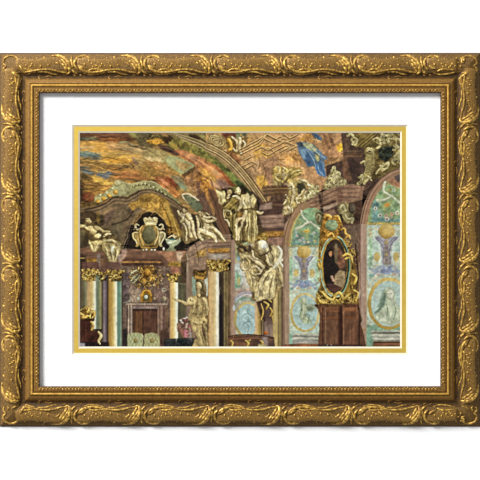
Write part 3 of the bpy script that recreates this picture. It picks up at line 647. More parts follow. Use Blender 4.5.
for cx in (135, 151.5):
    for i in range(-2, 3):
        L([(cx + i * 3.4 - 3, 334), (cx + i * 3.4 + 3, 346.5)], .5, (210, 206, 164), .7, curve=False); L([(cx + i * 3.4 + 3, 334), (cx + i * 3.4 - 3, 346.5)], .5, (122, 118, 76), .6, curve=False)
    E(cx + .5, 340.5, 2.1, 2.5, ((96, 84, 44), (140, 120, 70), (160, 146, 96)), own=False)
region('dark_plinth', 'dark plinth in shade beside the doorway')
P([(121, 330), (127, 328), (127.5, 347), (119, 347)], (50, 44, 40), soft=.4, nz=.2)
P([(160, 331), (168, 328), (171, 347), (160, 347)], (74, 54, 44), soft=.5, nz=.2)

# ---- columns
def column(x0, x1, y0, y1, stops):
    R(x0, y0, x1, y1, stops, None, ((x0, 0), (x1, 0)), soft=.3, nz=.05, nk='v')
region('column_bay', 'dark green and mauve wall strips between the left columns')
R(79, 275, 123, 347, [(0, (60, 44, 34)), (.08, (92, 84, 60)), (.16, (120, 116, 84)), (.36, (116, 124, 100)), (.44, (108, 118, 92)), (.49, (148, 142, 92)), (.53, (70, 58, 46)), (.57, (126, 112, 118)), (.61, (108, 94, 100)), (.66, (40, 32, 26)), (1, (60, 50, 40))], None, ((79, 0), (123, 0)), soft=.3, nz=.1, nk='v')
region('pilaster_strip', 'sea green marble pilaster strip right of the second column')
R(117.4, 278, 122.2, 347, [(0, (104, 136, 112)), (.4, (96, 130, 112)), (.7, (130, 156, 128)), (1, (96, 84, 76))], None, ((117.4, 0), (122.2, 0)), soft=.3, nz=.08, nk='v')
region('column', 'gold and white marble column at the far left')
column(84.5, 96.6, 276, 347, [(0, (104, 104, 76)), (.14, (140, 134, 96)), (.3, (182, 148, 112)), (.5, (196, 164, 108)), (.62, (194, 166, 110)), (.76, (216, 208, 170)), (.88, (230, 230, 206)), (1, (120, 130, 108))])
region('column', 'gold and white marble column left of the doorway')
column(108, 117.6, 278, 347, [(0, (104, 78, 40)), (.16, (156, 120, 62)), (.42, (184, 148, 84)), (.6, (212, 188, 126)), (.8, (236, 230, 200)), (.93, (208, 216, 192)), (1, (110, 128, 106))])
region('column', 'gold and white marble column right of the doorway')
column(169.5, 178.4, 280, 347, [(0, (128, 98, 70)), (.14, (198, 160, 108)), (.45, (220, 188, 124)), (.62, (228, 212, 166)), (.76, (240, 236, 212)), (.92, (214, 222, 204)), (1, (120, 120, 92))])
def capital(x0, x1, y0, y1, lab, n=34):
    region('capital', lab)
    P([(x0, y0), (x1, y0), (x1 - 1.6, y0 + 3.4), (x1 - 3.2, y0 + 7), (x1 - 3.6, y1), (x0 + 3.6, y1), (x0 + 3.2, y0 + 7), (x0 + 1.6, y0 + 3.4)], (104, 78, 34), soft=.3, nz=.35)
    poly = [(x0 + .8, y0 + .8), (x1 - .8, y0 + .8), (x1 - 3.4, y1 - .5), (x0 + 3.4, y1 - .5)]
    curls(poly, n, ((50, 36, 14), (150, 114, 50), (236, 206, 128)), (.9, 1.8), (.4, .75), False)
    for s in (x0 + 1.2, x1 - 1.2): E(s, y0 + 1.8, 1.5, 1.6, GOLD)
    dabs(poly, n // 2, [(36, 26, 14), (48, 34, 18), (240, 214, 140)], (.35, .65), (1, 1.8), (0, 180), (.7, 1))
region('entablature_block', 'dark marble blocks carrying the entablature over the left columns')
P([(82, 262), (99, 262), (100, 272), (82, 272)], (96, 66, 58), soft=.4, nz=.15); P([(106, 262), (120, 262), (121, 272), (106, 272)], (98, 70, 62), soft=.4, nz=.15)
capital(81, 99, 269, 281, 'gilded leafy capital of the far left column', 44)
capital(97.5, 107.5, 272, 281.5, 'dark gilded capital of the set back pilaster between the left columns', 20)
dabs([(98, 273), (107, 273), (106, 281), (99, 281)], 26, [(38, 28, 18), (60, 46, 24)], (.4, .8), (1, 2), (0, 180), (.6, .9))
capital(106.5, 124.5, 270, 281.5, 'gilded leafy capital of the column left of the doorway', 44)
dabs([(119, 272), (124, 272), (123, 281), (119, 281)], 14, [(38, 28, 18), (60, 50, 30)], (.4, .8), (1, 2), (0, 180), (.6, .9))
capital(166.5, 182.5, 273.5, 282.5, 'gilded leafy capital of the column right of the doorway', 40)

region('stand', 'dark red wooden cabinet with gilt corner scrolls at the lower left')
P([(79, 319), (94.5, 318.5), (94.5, 321), (91, 321.5), (91, 327), (92, 331), (101.5, 330), (101.5, 347), (79, 347)], (66, 36, 28), soft=.3, nz=.2)
R(79, 318.6, 94.6, 320.4, (44, 26, 20), soft=.3); R(89, 329, 102, 331, (46, 30, 24), soft=.3)
R(79, 342, 109, 347, (36, 28, 26), soft=.4, nz=.2)
P([(79, 343), (85, 343), (85, 347), (79, 347)], (150, 146, 150), soft=.4, nz=.1, own=False)
T([(91, 322), (93, 326), (91.5, 330)], [1, 1.6, 1.1], GOLD); T([(98.5, 332), (101, 336), (98.6, 341), (100, 344)], [1, 1.7, 1.3, .8], ((90, 74, 40), (186, 164, 112), (240, 224, 176)))
L([(86, 322), (86, 341)], .6, (96, 56, 42), .7)
region('gilt_bust', 'gilded carved ornament standing on the dark cabinet at lower left')
P([(79, 312), (83, 310), (87, 306), (91, 309), (95.5, 311), (95, 317), (92, 319), (79, 319)], (118, 84, 32), soft=.3, nz=.3, curve=True)
for a, r in (([(80, 313), (83, 316), (82, 318)], [1.2, 1.7, 1.2]), ([(84, 309), (87, 307), (89, 310), (86, 313)], [1, 1.5, 1.4, 1]), ([(89, 317), (90, 313), (94, 312), (94, 316)], [1.3, 1.5, 1.5, 1]), ([(84, 318), (87, 316), (90, 318)], [1, 1.3, 1]), ([(80, 311), (82, 309)], [.8, .7])):
    T(a, r, GOLD)
for q in range(14):
    x, y = within([(80, 312), (88, 308), (94, 313), (92, 318), (81, 318)]); F(x, y, .6, .5, rnd.choice([(44, 28, 12), (238, 206, 130)]), 0, .3, .9)

# ---- bay right of the third column
region('green_bay', 'dim green wall strip between column and standing statue')
R(178.2, 276, 187, 347, [(0, (86, 80, 58)), (.5, (78, 76, 54)), (1, (110, 92, 72))], None, ((178, 0), (187, 0)), soft=.3, nz=.15, nk='v')
R(179, 283, 187.5, 284.6, (104, 98, 72), soft=.4, own=False)
P([(181, 262), (189, 262), (189, 283), (181, 283)], (64, 50, 36), soft=.5, nz=.2)
region('pilaster', 'mauve marble pilaster behind the standing statue')
R(186.5, 262, 209, 347, [(0, (146, 122, 108)), (.25, (126, 102, 84)), (.5, (110, 84, 70)), (1, (96, 74, 58))], None, ((186, 0), (209, 0)), soft=.3, nz=.1, nk='v')
P([(192, 277), (196.5, 276), (196.5, 296), (192.5, 296)], (140, 160, 136), soft=.5, nz=.12, own=False)
R(204, 278, 208.5, 296, (188, 190, 170), soft=.6, nz=.12, own=False)
# ---- entablature over the fourth column
region('entablature', 'stepped pink entablature under the pair of seated statues at centre')
P([(186, 252), (196, 242), (210, 236), (231, 234), (231, 262), (206, 264), (204, 270), (188, 268)], (138, 110, 92), soft=.4, nz=.12, nk='h')
for k in range(6): L([(208, 238 + k * 1.7), (230, 237 + k * 1.8)], .7, ((160, 126, 108), (96, 70, 60))[k % 2], .8, curve=False)
P([(189, 248), (198, 242), (207, 238), (206, 246), (196, 252), (190, 256)], (156, 126, 106), soft=.5, nz=.12, own=False)
for k in range(5): L([(189, 251 + k * 2), (200, 243 + k * 2.6), (207, 239 + k * 2.6)], .6, ((176, 142, 122), (98, 74, 62))[k % 2], .7)
R(208, 248.5, 229, 252.5, (172, 124, 58), soft=.4, nz=.3, nk='d', own=False); L([(208, 252.7), (229, 252.7)], .7, (90, 62, 34), .8)
dabs([(208, 249), (229, 249), (229, 252), (208, 252)], 18, [(214, 166, 84), (120, 82, 36)], (.4, .6), (1, 2), (0, 30), (.6, .9))
R(209, 254, 229, 259.5, (146, 130, 116), soft=.5, nz=.12, own=False); R(213, 254.5, 223, 257.5, (178, 168, 152), soft=.7, nz=.1, own=False)
P([(196, 252), (206, 248), (206, 258), (196, 262)], (164, 128, 72), soft=.6, nz=.3, nk='d', own=False)
P([(195, 258), (206, 256), (205, 268), (196, 272)], (144, 116, 98), soft=.6, nz=.15, own=False)
L([(194.5, 240), (197, 250), (199, 262)], 1.0, (66, 46, 36), .7)
L([(186.5, 254), (188, 262), (187, 272)], 1, (190, 172, 140), .6)
region('wall_recess', 'dark recess behind the fourth column')
R(219, 270, 231, 347, [(0, (48, 38, 32)), (.3, (58, 46, 36)), (.6, (104, 90, 58)), (.75, (92, 74, 52)), (1, (112, 86, 60))], None, ((219, 0), (231, 0)), soft=.3, nz=.12, nk='v')
P([(219, 296), (222, 294), (223, 347), (219, 347)], (34, 30, 32), soft=.6, own=False)
for x, c in ((224.6, (134, 116, 78)), (227.4, (128, 104, 72))): R(x - .6, 272, x + .6, 347, c, soft=.3, own=False)
region('column', 'gold and white marble column right of the standing statue')
R(208, 270, 219.2, 347, [(0, (156, 122, 78)), (.14, (200, 160, 112)), (.32, (204, 172, 132)), (.52, (204, 174, 128)), (.68, (220, 202, 160)), (.8, (238, 232, 210)), (.93, (216, 212, 198)), (1, (110, 98, 84))], None, ((208, 0), (219.2, 0)), soft=.3, nz=.06, nk='v')
for k in range(20): F(213, 276 + k * 3.6, 2.4, .7, (206, 176, 104), rnd.uniform(-25, 25), .5, .35)
capital(206, 230.5, 259.5, 271.5, 'gilded leafy capital of the column right of the standing statue', 60)

# ---- standing statue
region('capital', 'dark gilded capital above the head of the standing statue')
P([(193, 270), (207, 270), (206, 279), (194, 279)], (72, 52, 28), soft=.3, nz=.3)
curls([(194, 271), (206, 271), (205, 278), (195, 278)], 18, ((44, 30, 14), (130, 94, 38), (206, 162, 78)), (.9, 1.6), (.35, .6), False)
P([(195, 276), (204, 276), (203, 280), (196, 280)], (190, 142, 66), soft=.4, nz=.3)
region('standing_statue', 'tan standing statue with outstretched arm beside the fourth column')
ST_D, ST_L = (104, 82, 52), (224, 206, 158)
P([(202, 294), (208.6, 300), (209, 346), (203, 346), (203, 320)], (112, 92, 62), soft=.6, nz=.2)
T([(192, 304.5), (187, 304.2), (181, 301.6), (174.5, 298.8)], [2.1, 1.7, 1.4, 1.0], ((100, 78, 46), (178, 152, 104), (222, 202, 154))); E(173.6, 298.3, 1.6, 1, ((110, 88, 52), (188, 162, 112), (226, 208, 160)), 25)
cloth([(190, 299), (194, 296), (199, 294), (204, 296), (207, 301), (206.6, 310), (205, 318), (204.6, 324), (199, 325), (193, 323), (188.6, 318), (190, 312), (191.4, 306)], (172, 148, 100),
      [[(195, 299), (194.6, 306), (192.6, 314)], [(199, 300), (199.6, 308), (197.6, 317)], [(190, 317), (196, 320), (203, 319)]], [[(197, 298), (197.2, 306), (195, 316)], [(202.6, 299), (203, 308), (201.6, 318)], [(192, 312), (198, 314.6), (204, 313)], [(191.6, 306), (193.4, 310)]], hi=ST_L, lo=ST_D, a=.6)
cloth([(188.6, 317), (194, 318), (200, 319.6), (205, 318), (206.4, 324), (202, 327.6), (196, 326.6), (191, 324)], (182, 158, 110), [[(190, 319), (196, 322), (203, 322)]], [[(192, 323), (198, 324.6), (204, 325)], [(194, 319), (195, 325)], [(199.6, 320), (200, 326)]], hi=ST_L, lo=ST_D, a=.6)
cloth([(191.6, 324), (198, 326), (201.6, 330), (203, 337), (206, 346.6), (200.6, 346.6), (197.6, 338), (194, 332)], (184, 160, 112), [[(195, 327), (198.6, 334), (202, 343)]], [[(199.6, 328), (201.6, 337), (204.4, 345)]], hi=ST_L, lo=ST_D, a=.6)
T([(203.6, 325), (206, 333), (206.6, 346)], [1.9, 1.8, 1.5], ((64, 50, 34), (128, 106, 72), (170, 148, 106)))
cloth([(192, 347), (193.6, 341), (197.4, 339), (200.6, 343), (202, 347)], (168, 144, 98), [[(194, 343), (196, 346)]], [[(197, 341), (199, 346)]], hi=ST_L, lo=ST_D, a=.6)
cloth([(186.6, 300), (189, 297), (193, 298), (195, 301), (193.6, 304), (190, 305)], (206, 184, 134), [[(188, 299), (192, 300)]], [[(190, 300), (192.6, 303)]], hi=(240, 226, 182), lo=(90, 70, 44), a=.7); F(190.4, 300.4, .8, 1.1, (70, 54, 34), 0, .4, .8)
T([(202, 298), (205.6, 303), (207.6, 309), (206.6, 315)], [1.4, 1.7, 1.5, 1.2], ((90, 72, 44), (170, 146, 100), (216, 198, 152)))
F(203.5, 322, 1.1, 1.5, (56, 44, 32), 0, .5, .7)
P([(196, 280), (201, 279), (205, 283), (207, 290), (206, 297), (202, 298), (199, 296), (196.5, 292), (196, 286)], (96, 78, 52), soft=.3, nz=.2)
E(198.6, 286.5, 3, 4.5, ((80, 64, 40), (164, 140, 96), (218, 198, 152)), -6); T([(199, 291), (198.5, 296)], [1.8, 2.4], ((80, 64, 40), (160, 136, 92), (206, 186, 140)))
F(197, 285.7, .6, .4, (70, 54, 36), 0, .3, .8); F(199.4, 285.9, .6, .4, (84, 66, 44), 0, .3, .7); L([(196.2, 286), (195.8, 288.3), (196.6, 288.6)], .5, (120, 98, 64), .8); F(196.8, 290.2, .7, .3, (96, 68, 46), 0, .3, .8)
T([(201, 281), (204, 285), (205, 292)], [1.3, 1.6, 1.2], ((54, 42, 26), (104, 84, 56), (148, 128, 88)))
region('bouquet', 'pink and white bouquet in front of the standing statue')
P([(177, 325), (180, 320), (186, 318), (190, 322), (192.5, 328), (190, 335), (185, 338), (180, 334), (177, 330)], (122, 90, 74), soft=.5, nz=.3, curve=True)
for _ in range(46):
    x, y = within([(177.5, 324), (182, 318), (188, 319), (192, 328), (188, 336), (181, 333)])
    F(x, y, rnd.uniform(.6, 1.4), rnd.uniform(.4, .8), rnd.choice([(200, 176, 160), (168, 120, 112), (148, 66, 78), (92, 74, 48), (216, 206, 196), (124, 58, 60)]), rnd.uniform(0, 180), .4, .85)
for x, y in ((181, 320), (184.5, 318.8), (187, 317.6), (182.5, 322.5)): F(x, y, 1.5, .8, (220, 214, 206), rnd.uniform(-50, 50), .5, .9)
R(185, 330, 187, 338, (196, 120, 140), soft=.5, own=False); R(189.5, 332, 191, 338.5, (186, 168, 176), soft=.5, own=False); R(182.5, 330, 184.2, 337, (150, 90, 84), soft=.5, own=False)
region('desk', 'black table edge below the bouquet')
P([(164, 339.5), (172, 338.5), (195, 338), (194, 342), (192, 347), (164, 347)], (36, 38, 36), soft=.3, nz=.3)
L([(166, 340.8), (174, 339.8), (194, 339.2)], .7, (76, 84, 82), .7); R(178, 339.5, 186, 343.5, (26, 32, 32), soft=.5, own=False); dabs([(166, 341), (192, 341), (190, 346), (166, 346)], 10, [(64, 76, 74), (48, 60, 58)], (.4, .7), (1.5, 3), (0, 10), (.4, .7))

# ---- pair of seated statues
region('shield', 'dark green shield held above the seated statues')
P([(183, 195.5), (188, 194.5), (196, 199), (202, 205), (203, 210), (198, 213), (192, 209), (186, 201)], (90, 96, 70), soft=.3, nz=.15)
L([(181.8, 194.6), (187, 193.3), (193, 196), (199, 200.6)], [.9, 1.6, 1.5, .7], (234, 222, 190), .95, own=True); L([(182, 194.5), (184, 198.5), (187.5, 202.5)], [.9, 1.4, .8], (222, 206, 166), .95, own=True)
L([(188, 199), (196, 204), (201, 210)], .8, (120, 122, 92), .6)
region('seated_statue', 'cream seated statue under the dark green shield')
P([(178, 212), (182, 209), (186, 209), (190, 214), (194, 220), (197, 232), (197, 240), (186, 244), (180, 238), (183, 224), (179, 220)], (120, 100, 64), soft=.4, nz=.25)
for a, r in (([(183, 214), (186, 219), (189, 225)], [2.6, 3.6, 3]), ([(178, 211), (180, 215), (183, 219), (181, 222)], [1.2, 1.8, 1.9, 1.2]), ([(188, 216), (190, 219)], [2.8, 2.8]), ([(186, 222), (190, 229), (191, 237)], [2, 2.4, 1.8]),
             ([(192, 222), (193, 230), (196, 238)], [1.8, 2, 1.3]), ([(183, 224), (187, 231), (186, 240)], [1.2, 1.5, 1]), ([(196, 216), (198, 222), (198, 228)], [1, 1.3, 1])):
    T(a, r)
E(184.5, 210.5, 2.6, 2.8); P([(183, 207.5), (187, 207.5), (188.5, 211), (186.6, 211)], (76, 60, 36), soft=.3)
for a in ([(184, 222), (188, 230), (188, 240)], [(191, 222), (191, 232)], [(186, 214), (184, 220)]): L(a, [.4, 1, .4], (64, 50, 30), .85)
region('seated_statue', 'cream reclining statue leaning its head on a bent arm')
P([(197, 214), (204, 212), (210, 220), (216, 228), (222, 234), (226, 241), (222, 242), (214, 238), (204, 240), (198, 236), (201, 226)], (150, 130, 86), soft=.4, nz=.2)
for a, r in (([(202, 217), (205, 222), (205, 228)], [2.6, 3.4, 3]), ([(206, 222), (211, 222), (215.5, 219.5)], [1.7, 1.5, 1.2]), ([(215.5, 219.5), (211, 217.5), (207, 218), (203, 216.5)], [1.2, 1.4, 1.4, 1]),
             ([(204, 229), (210, 228), (216, 231), (221, 237), (225, 241)], [2.4, 2.6, 2.2, 1.7, 1.1]), ([(200, 231), (206, 233), (213, 236), (216, 242)], [2.4, 2.8, 2.2, 1.4]), ([(198, 230), (199, 236), (202, 240)], [1.6, 2, 1.4]), ([(206, 213), (209, 215)], [.8, .8])):
    T(a, r)
E(200.8, 213.8, 3.1, 3.3); P([(198, 211), (201, 210), (204.5, 212), (204, 215), (202, 212.5)], (110, 90, 58), soft=.3); F(199.5, 214, .5, .4, (84, 66, 42)); F(201.5, 214.6, .5, .4, (84, 66, 42))
for a in ([(206, 224), (208, 226)], [(208, 231), (215, 234)], [(202, 222), (203, 230)], [(208, 219.6), (212, 219.8)]): L(a, [.4, .9, .4], (70, 54, 34), .85)

# ---- walls and painted panels of the centre bay
region('pilaster', 'pink marble pilaster left of the carved trophy')
P([(231, 240), (237, 238), (238, 347), (230, 347)], [(0, (130, 106, 86)), (.4, (166, 134, 120)), (1, (152, 128, 110))], None, ((230, 0), (238, 0)), soft=.3, nz=.1, nk='v')
region('painted_panel', 'pale green and lilac painted panel left of the carved trophy')
R(235.5, 238, 262, 347, (178, 168, 148), soft=.3, nz=.1, tint=(154, 172, 152))
P([(236, 240), (248, 236), (250, 262), (236, 262)], (140, 156, 118), soft=.5, nz=.2, own=False)
L([(236.3, 262), (236.3, 243), (240, 239)], .8, (182, 166, 104), .8); L([(236, 262), (246, 262)], .8, (182, 166, 104), .8)
P([(237, 256), (244, 256), (244, 261), (237, 261)], (132, 158, 168), soft=.6, nz=.2, own=False)
P([(234.5, 264), (242, 264), (243, 284), (236, 286)], (190, 200, 188), soft=.6, nz=.15, own=False); P([(236, 270), (241, 276), (240, 288), (234.5, 288)], (130, 168, 134), soft=.6, nz=.2, own=False)
F(238.8, 281, 1.8, 4, (190, 172, 104), 0, .6, .8); P([(245, 266), (254, 284), (246, 288), (242, 274)], (206, 200, 186), soft=.7, nz=.1, own=False)
P([(236, 290), (255, 288), (255, 296), (236, 296)], (188, 154, 140), soft=.7, nz=.15, own=False)
ring(247, 306, 13, 14, 1.7, (170, 170, 182), .9, 200, 320); ring(247, 308, 12, 13.5, 1.6, (206, 206, 210), .8, 205, 315)
for a in ([(235, 303), (240, 299), (246, 297)], [(240, 300), (250, 298), (253, 303)], [(234, 308), (237, 303)]): L(a, [.8, 2, 1], (112, 154, 132), .8)
F(234, 308, 1.4, 3, (204, 214, 206), 0, .6, .8); F(252, 300, 2, 1.4, (92, 122, 92), 0, .5, .9)
region('painted_medallion', 'oval medallion with a pale blue figure left of the carved trophy')
E(247.5, 320, 14, 18, ((170, 150, 92), (196, 174, 112), (214, 196, 136)), soft=.4)
F(247.8, 320, 11.6, 15.6, (170, 194, 188), 0, .5, 1, True)
dabs([(238, 310), (256, 310), (256, 332), (240, 332)], 46, [(132, 162, 160), (196, 212, 204), (150, 176, 172), (120, 148, 144)], (.5, 1.1), (1.5, 4), (20, 130), (.3, .7))
for a in ([(240, 318), (246, 314), (252, 316)], [(244, 322), (249, 327), (247, 333)], [(242, 328), (246, 322), (252, 322)]): L(a, [.5, 1.3, .5], (112, 142, 140), .75)
region('pilaster', 'tan and gold pilaster strips behind the carved trophy')
R(255, 246, 262, 347, [(0, (196, 158, 132)), (.35, (188, 158, 108)), (.6, (172, 142, 80)), (1, (120, 96, 60))], None, ((255, 0), (262, 0)), soft=.3, nz=.1, nk='v')
region('dark_console', 'dark wooden bracket with gilt scrolls under the carved trophy')
P([(255, 298), (275, 296), (274.5, 347), (262, 347), (261, 318)], (62, 44, 38), soft=.4, nz=.2)
P([(264, 322), (274, 320), (274, 340), (264, 338)], (128, 106, 96), soft=.6, nz=.15, nk='v', own=False); P([(265, 306), (271, 306), (273, 324), (266, 326)], (92, 72, 66), soft=.7, nz=.15, own=False)
for a, r in (([(261, 304), (263, 312), (261, 320)], [.7, 1.1, .7]), ([(264, 302), (268, 305), (266, 309)], [.9, 1.4, .8]), ([(270, 308), (272, 312), (270, 316)], [.8, 1.3, .7]), ([(272, 316), (273, 322)], [.8, .8]), ([(268, 299), (271, 302)], [.8, .9])): T(a, r, GOLD, own=False)
L([(262.8, 320), (262.6, 338)], .8, (186, 166, 120), .7); E(266, 333, 2.2, 1.8, ((120, 56, 20), (176, 90, 36), (206, 126, 62)), own=False)
region('pilaster', 'tan pilaster with brown grooves right of the carved trophy')
R(273, 180, 290, 347, [(0, (176, 148, 94)), (.1, (196, 172, 120)), (.24, (186, 160, 106)), (.3, (112, 92, 60)), (.4, (150, 132, 86)), (.52, (104, 84, 66)), (.6, (96, 74, 64)), (.68, (162, 130, 112)), (.86, (160, 130, 114)), (1, (140, 112, 94))], None, ((273.5, 0), (289.5, 0)), soft=.3, nz=.08, nk='v')
region('table', 'red brown wooden table with gilt mounts at the bottom edge')
P([(228, 337), (233, 335.4), (246, 334.8), (262, 335), (274, 337), (275, 347), (229, 347)], (112, 76, 56), (84, 62, 54), ((230, 338), (275, 340)), soft=.3, nz=.18, nk='h')
L([(228.5, 336.6), (236, 335), (250, 334.6), (264, 336), (274, 338)], 1.2, (66, 42, 36), .9); L([(230, 339.4), (250, 338), (272, 340)], .9, (150, 96, 72), .7); R(262, 337, 268, 346, (150, 132, 126), soft=.8, nz=.1, own=False)
for x, s in ((232, 1.), (247.5, 1.3), (262, 1)): T([(x - s * 1.4, 341), (x + .4, 343), (x - .3, 346.5)], [.9 * s, 1.4 * s, 1], GOLD, own=False)
T([(249, 341), (250.5, 340)], [.9, .6], GOLD, own=False); R(258, 344, 266, 346.6, (176, 160, 110), soft=.5, nz=.2, own=False)

# ---- upper wall behind the standing group
region('entablature', 'shaded pink brown entablature right of the standing group')
P([(250, 190), (258, 196), (266, 205), (272, 196), (292, 183), (294, 200), (290, 216), (284, 226), (283, 246), (262, 246), (252, 220)], (84, 62, 50), soft=.4, nz=.14, nk='h')
P([(262, 186), (290, 185), (290, 194), (264, 197)], (94, 68, 48), soft=.5, nz=.15, nk='h', own=False)
for y, c in ((187, (70, 48, 34)), (188.6, (160, 122, 70)), (190.4, (88, 62, 44)), (192.4, (128, 94, 58)), (194.6, (72, 50, 38))): L([(263, y + 1), (276, y), (289, y - .2)], .8, c, .8)
for k in range(9): L([(266 + k * 2.6, 193), (266.5 + k * 2.5, 200)], .7, ((66, 46, 36), (122, 92, 62))[k % 2], .6)
for y, c in ((202, (60, 42, 36)), (204, (112, 82, 66)), (206.2, (70, 50, 42))): R(264, y, 288, y + 1.3, c, soft=.4, own=False)
P([(258, 206), (272, 202), (272, 209), (260, 214)], (148, 120, 108), soft=.5, nz=.12, own=False); P([(260, 210), (286, 208), (286, 214), (258, 216)], (72, 52, 46), soft=.5, own=False)
P([(258, 216), (284, 214), (284, 228), (258, 228)], (140, 110, 96), soft=.5, nz=.1, nk='h', own=False)
for k in range(5): L([(259, 217 + k * 2.4), (284, 215.5 + k * 2.4)], .7, ((164, 128, 114), (100, 74, 66))[k % 2], .7, curve=False)
R(262, 229, 284, 231, (86, 62, 54), soft=.5, own=False); P([(264, 231.5), (284, 231), (284, 236), (264, 237)], (156, 112, 56), soft=.5, nz=.3, nk='d', own=False); P([(266, 238), (283, 237), (283, 246), (268, 247)], (148, 112, 98), soft=.6, nz=.15, own=False)
P([(251, 192), (256, 195), (260, 204), (258, 216), (252, 206)], (36, 32, 28), soft=.6, nz=.2, own=False)
# ---- standing group
region('standing_group', 'cream statues of two robed figures standing at the end of the arch rib')
P([(217, 190), (224, 191), (228, 196), (236, 196), (240, 192), (248, 194), (256, 196), (258, 208), (258, 222), (263, 238), (258, 244), (244, 242), (240, 250), (234, 240), (230, 228), (224, 214), (221, 204)], (92, 76, 44), soft=.4, nz=.22)
cloth([(215.2, 189.2), (218.5, 191), (221, 192), (224, 191.4), (225.4, 195), (224.4, 198), (226, 201), (223.6, 203.4), (221, 205), (218.4, 202.4), (219, 198), (217.2, 194)], (214, 194, 140), [[(217, 191), (221, 195), (223, 201)], [(220, 193), (223.6, 194.6)]], [[(221.6, 197), (221, 201), (222.4, 204)], [(219, 195), (220.6, 199)]], lo=(140, 112, 66))
P([(224.4, 207), (232.6, 197.4), (238.4, 198.6), (239, 201), (229.6, 209.6), (226, 210)], (150, 126, 66), soft=.25, nz=.12); L([(225.4, 206.6), (229, 202.4), (233, 198.4)], 1.1, (190, 168, 104), .8); L([(229.4, 209), (234, 205), (239, 200.6)], 1, (62, 48, 26), .9); L([(228, 206), (235.6, 199.6)], .6, (116, 94, 44), .7)
cloth([(231, 208), (236.4, 205), (238, 212), (237, 224), (236, 234), (234, 238), (231, 228), (230, 218)], (138, 118, 66), [[(235, 209), (234.6, 220), (234.4, 232)]], [[(232.6, 212), (232.6, 222), (233.4, 234)], [(236.6, 210), (236, 222), (235.4, 234)]], hi=(186, 166, 104), lo=(66, 52, 28))
F(233, 211.6, 2, 2.6, (48, 38, 24), -20, .6, .9)
E(227.6, 214, 4, 4.8, ((96, 76, 40), (188, 166, 106), (228, 210, 158))); E(228.4, 214, 2.2, 3, ((60, 44, 24), (120, 98, 54), (156, 132, 82))); ring(228.6, 214, 1.1, 1.7, .8, (58, 42, 22), .9); ring(228, 214, 3.1, 3.9, .7, (128, 104, 58), .8, 20, 250); L([(224.4, 210), (223.6, 213), (224.8, 217.4)], .9, (240, 226, 176), .9)
T([(224.6, 219.6), (227.6, 221), (229.6, 227)], [.9, 1.3, .9], CREAM)
E(229.8, 191.8, 4, 4.4, ((30, 22, 14), (56, 40, 24), (96, 72, 44))); E(229.3, 192.6, 2.3, 3.1, ((116, 86, 50), (196, 164, 110), (232, 208, 154)), 8); F(228.4, 191.9, .5, .4, (70, 48, 28)); F(230.4, 192.2, .5, .4, (70, 48, 28)); L([(229.3, 192.2), (228.9, 193.6)], .5, (226, 200, 148), .8); F(229.4, 194.6, .7, .3, (120, 70, 44))
T([(229, 195.8), (227.6, 198)], [1.5, 1.1], CREAM)
T([(233.6, 196.4), (237, 197), (240.4, 200.6)], [1.3, 1.7, 1.5], CREAM)
T([(241, 200), (240.4, 206), (237.6, 210.6)], [1.8, 2., 1.4], CREAM); P([(238, 211), (241.8, 211.6), (242.2, 221), (238, 221)], (150, 108, 54), soft=.4, nz=.2); L([(239, 212), (239, 220)], .6, (206, 164, 94), .7)
E(238.2, 191.4, 3.1, 3.8, ((110, 84, 48), (210, 188, 136), (246, 232, 190)), -15); P([(239.4, 188.6), (242, 186.4), (246, 188.4), (246.4, 193), (244.6, 196.6), (242, 194.6), (240.8, 190.6)], (50, 38, 26), soft=.3, nz=.2); F(236.7, 190.8, .5, .4, (90, 64, 38)); L([(235.5, 191.4), (235, 193.1), (235.8, 193.4)], .5, (240, 222, 174), .9); F(236.9, 194.4, .7, .3, (124, 82, 52)); F(239.8, 190.8, .5, .35, (110, 80, 48))
cloth([(241, 196), (245, 194.6), (248, 192.8), (250, 196), (253, 194), (254.6, 198), (256.6, 200), (255, 205), (254, 208.6), (247, 210), (242.6, 207.6)], (204, 184, 132), [[(243, 198), (244, 203), (246, 207)], [(248, 194), (249, 200), (250.6, 205)], [(252.6, 196), (252.4, 202)], [(246, 196), (246.6, 202)]], [[(245.4, 197), (245.4, 203), (247.6, 208)], [(250.6, 197), (250.4, 203), (252, 208)], [(254, 199), (253, 204)]], hi=(246, 234, 192), lo=(120, 96, 56))
P([(242, 208.4), (256, 207.6), (256.6, 210.6), (243, 211.6)], (78, 60, 36), soft=.4, nz=.2); L([(243, 209.6), (255.6, 208.9)], .6, (156, 130, 82), .7)
P([(254, 211), (258, 213), (264, 232), (264, 242), (256, 243)], (70, 54, 36), soft=.5, nz=.2)
cloth([(243, 211), (254.6, 210), (256.6, 218), (258, 228), (258.6, 238), (254, 243), (247, 242.6), (245.6, 232), (246, 222)], (160, 138, 88),
      [[(249, 212), (249.4, 226), (248.4, 241)], [(253.4, 211), (254.6, 224), (254.6, 241)], [(256, 216), (256.6, 226), (257.4, 236)], [(246, 213), (247, 220), (246.4, 230)]],
      [[(251.4, 212), (252, 226), (251.4, 242)], [(256, 211), (256.8, 224), (257.8, 241)], [(247.6, 214), (247.8, 228), (246.6, 241)]], hi=(228, 210, 158), lo=(100, 80, 48), wd=(.6, 1.4, .8))
T([(257, 212.6), (260.4, 213.6), (263, 212.6)], [1.5, 1.6, .9], CREAM)
T([(245.6, 211), (243.4, 218), (242, 225), (238.8, 231), (238.4, 240)], [1.5, 2.1, 2.1, 1.7, 1.1], CREAM)
T([(242, 218.6), (237.6, 220), (235.6, 225), (236.6, 232), (236.4, 240)], [1.2, 1.6, 1.7, 1.5, 1], CREAM)
F(239.9, 225.4, 1., 2.8, (52, 40, 24), 14, .4, .9); L([(244, 222), (243, 232), (243.6, 241)], [.6, 1.2, .5], (72, 56, 32), .85); L([(241, 232), (241.4, 242)], [.5, 1., .4], (196, 174, 122), .8)

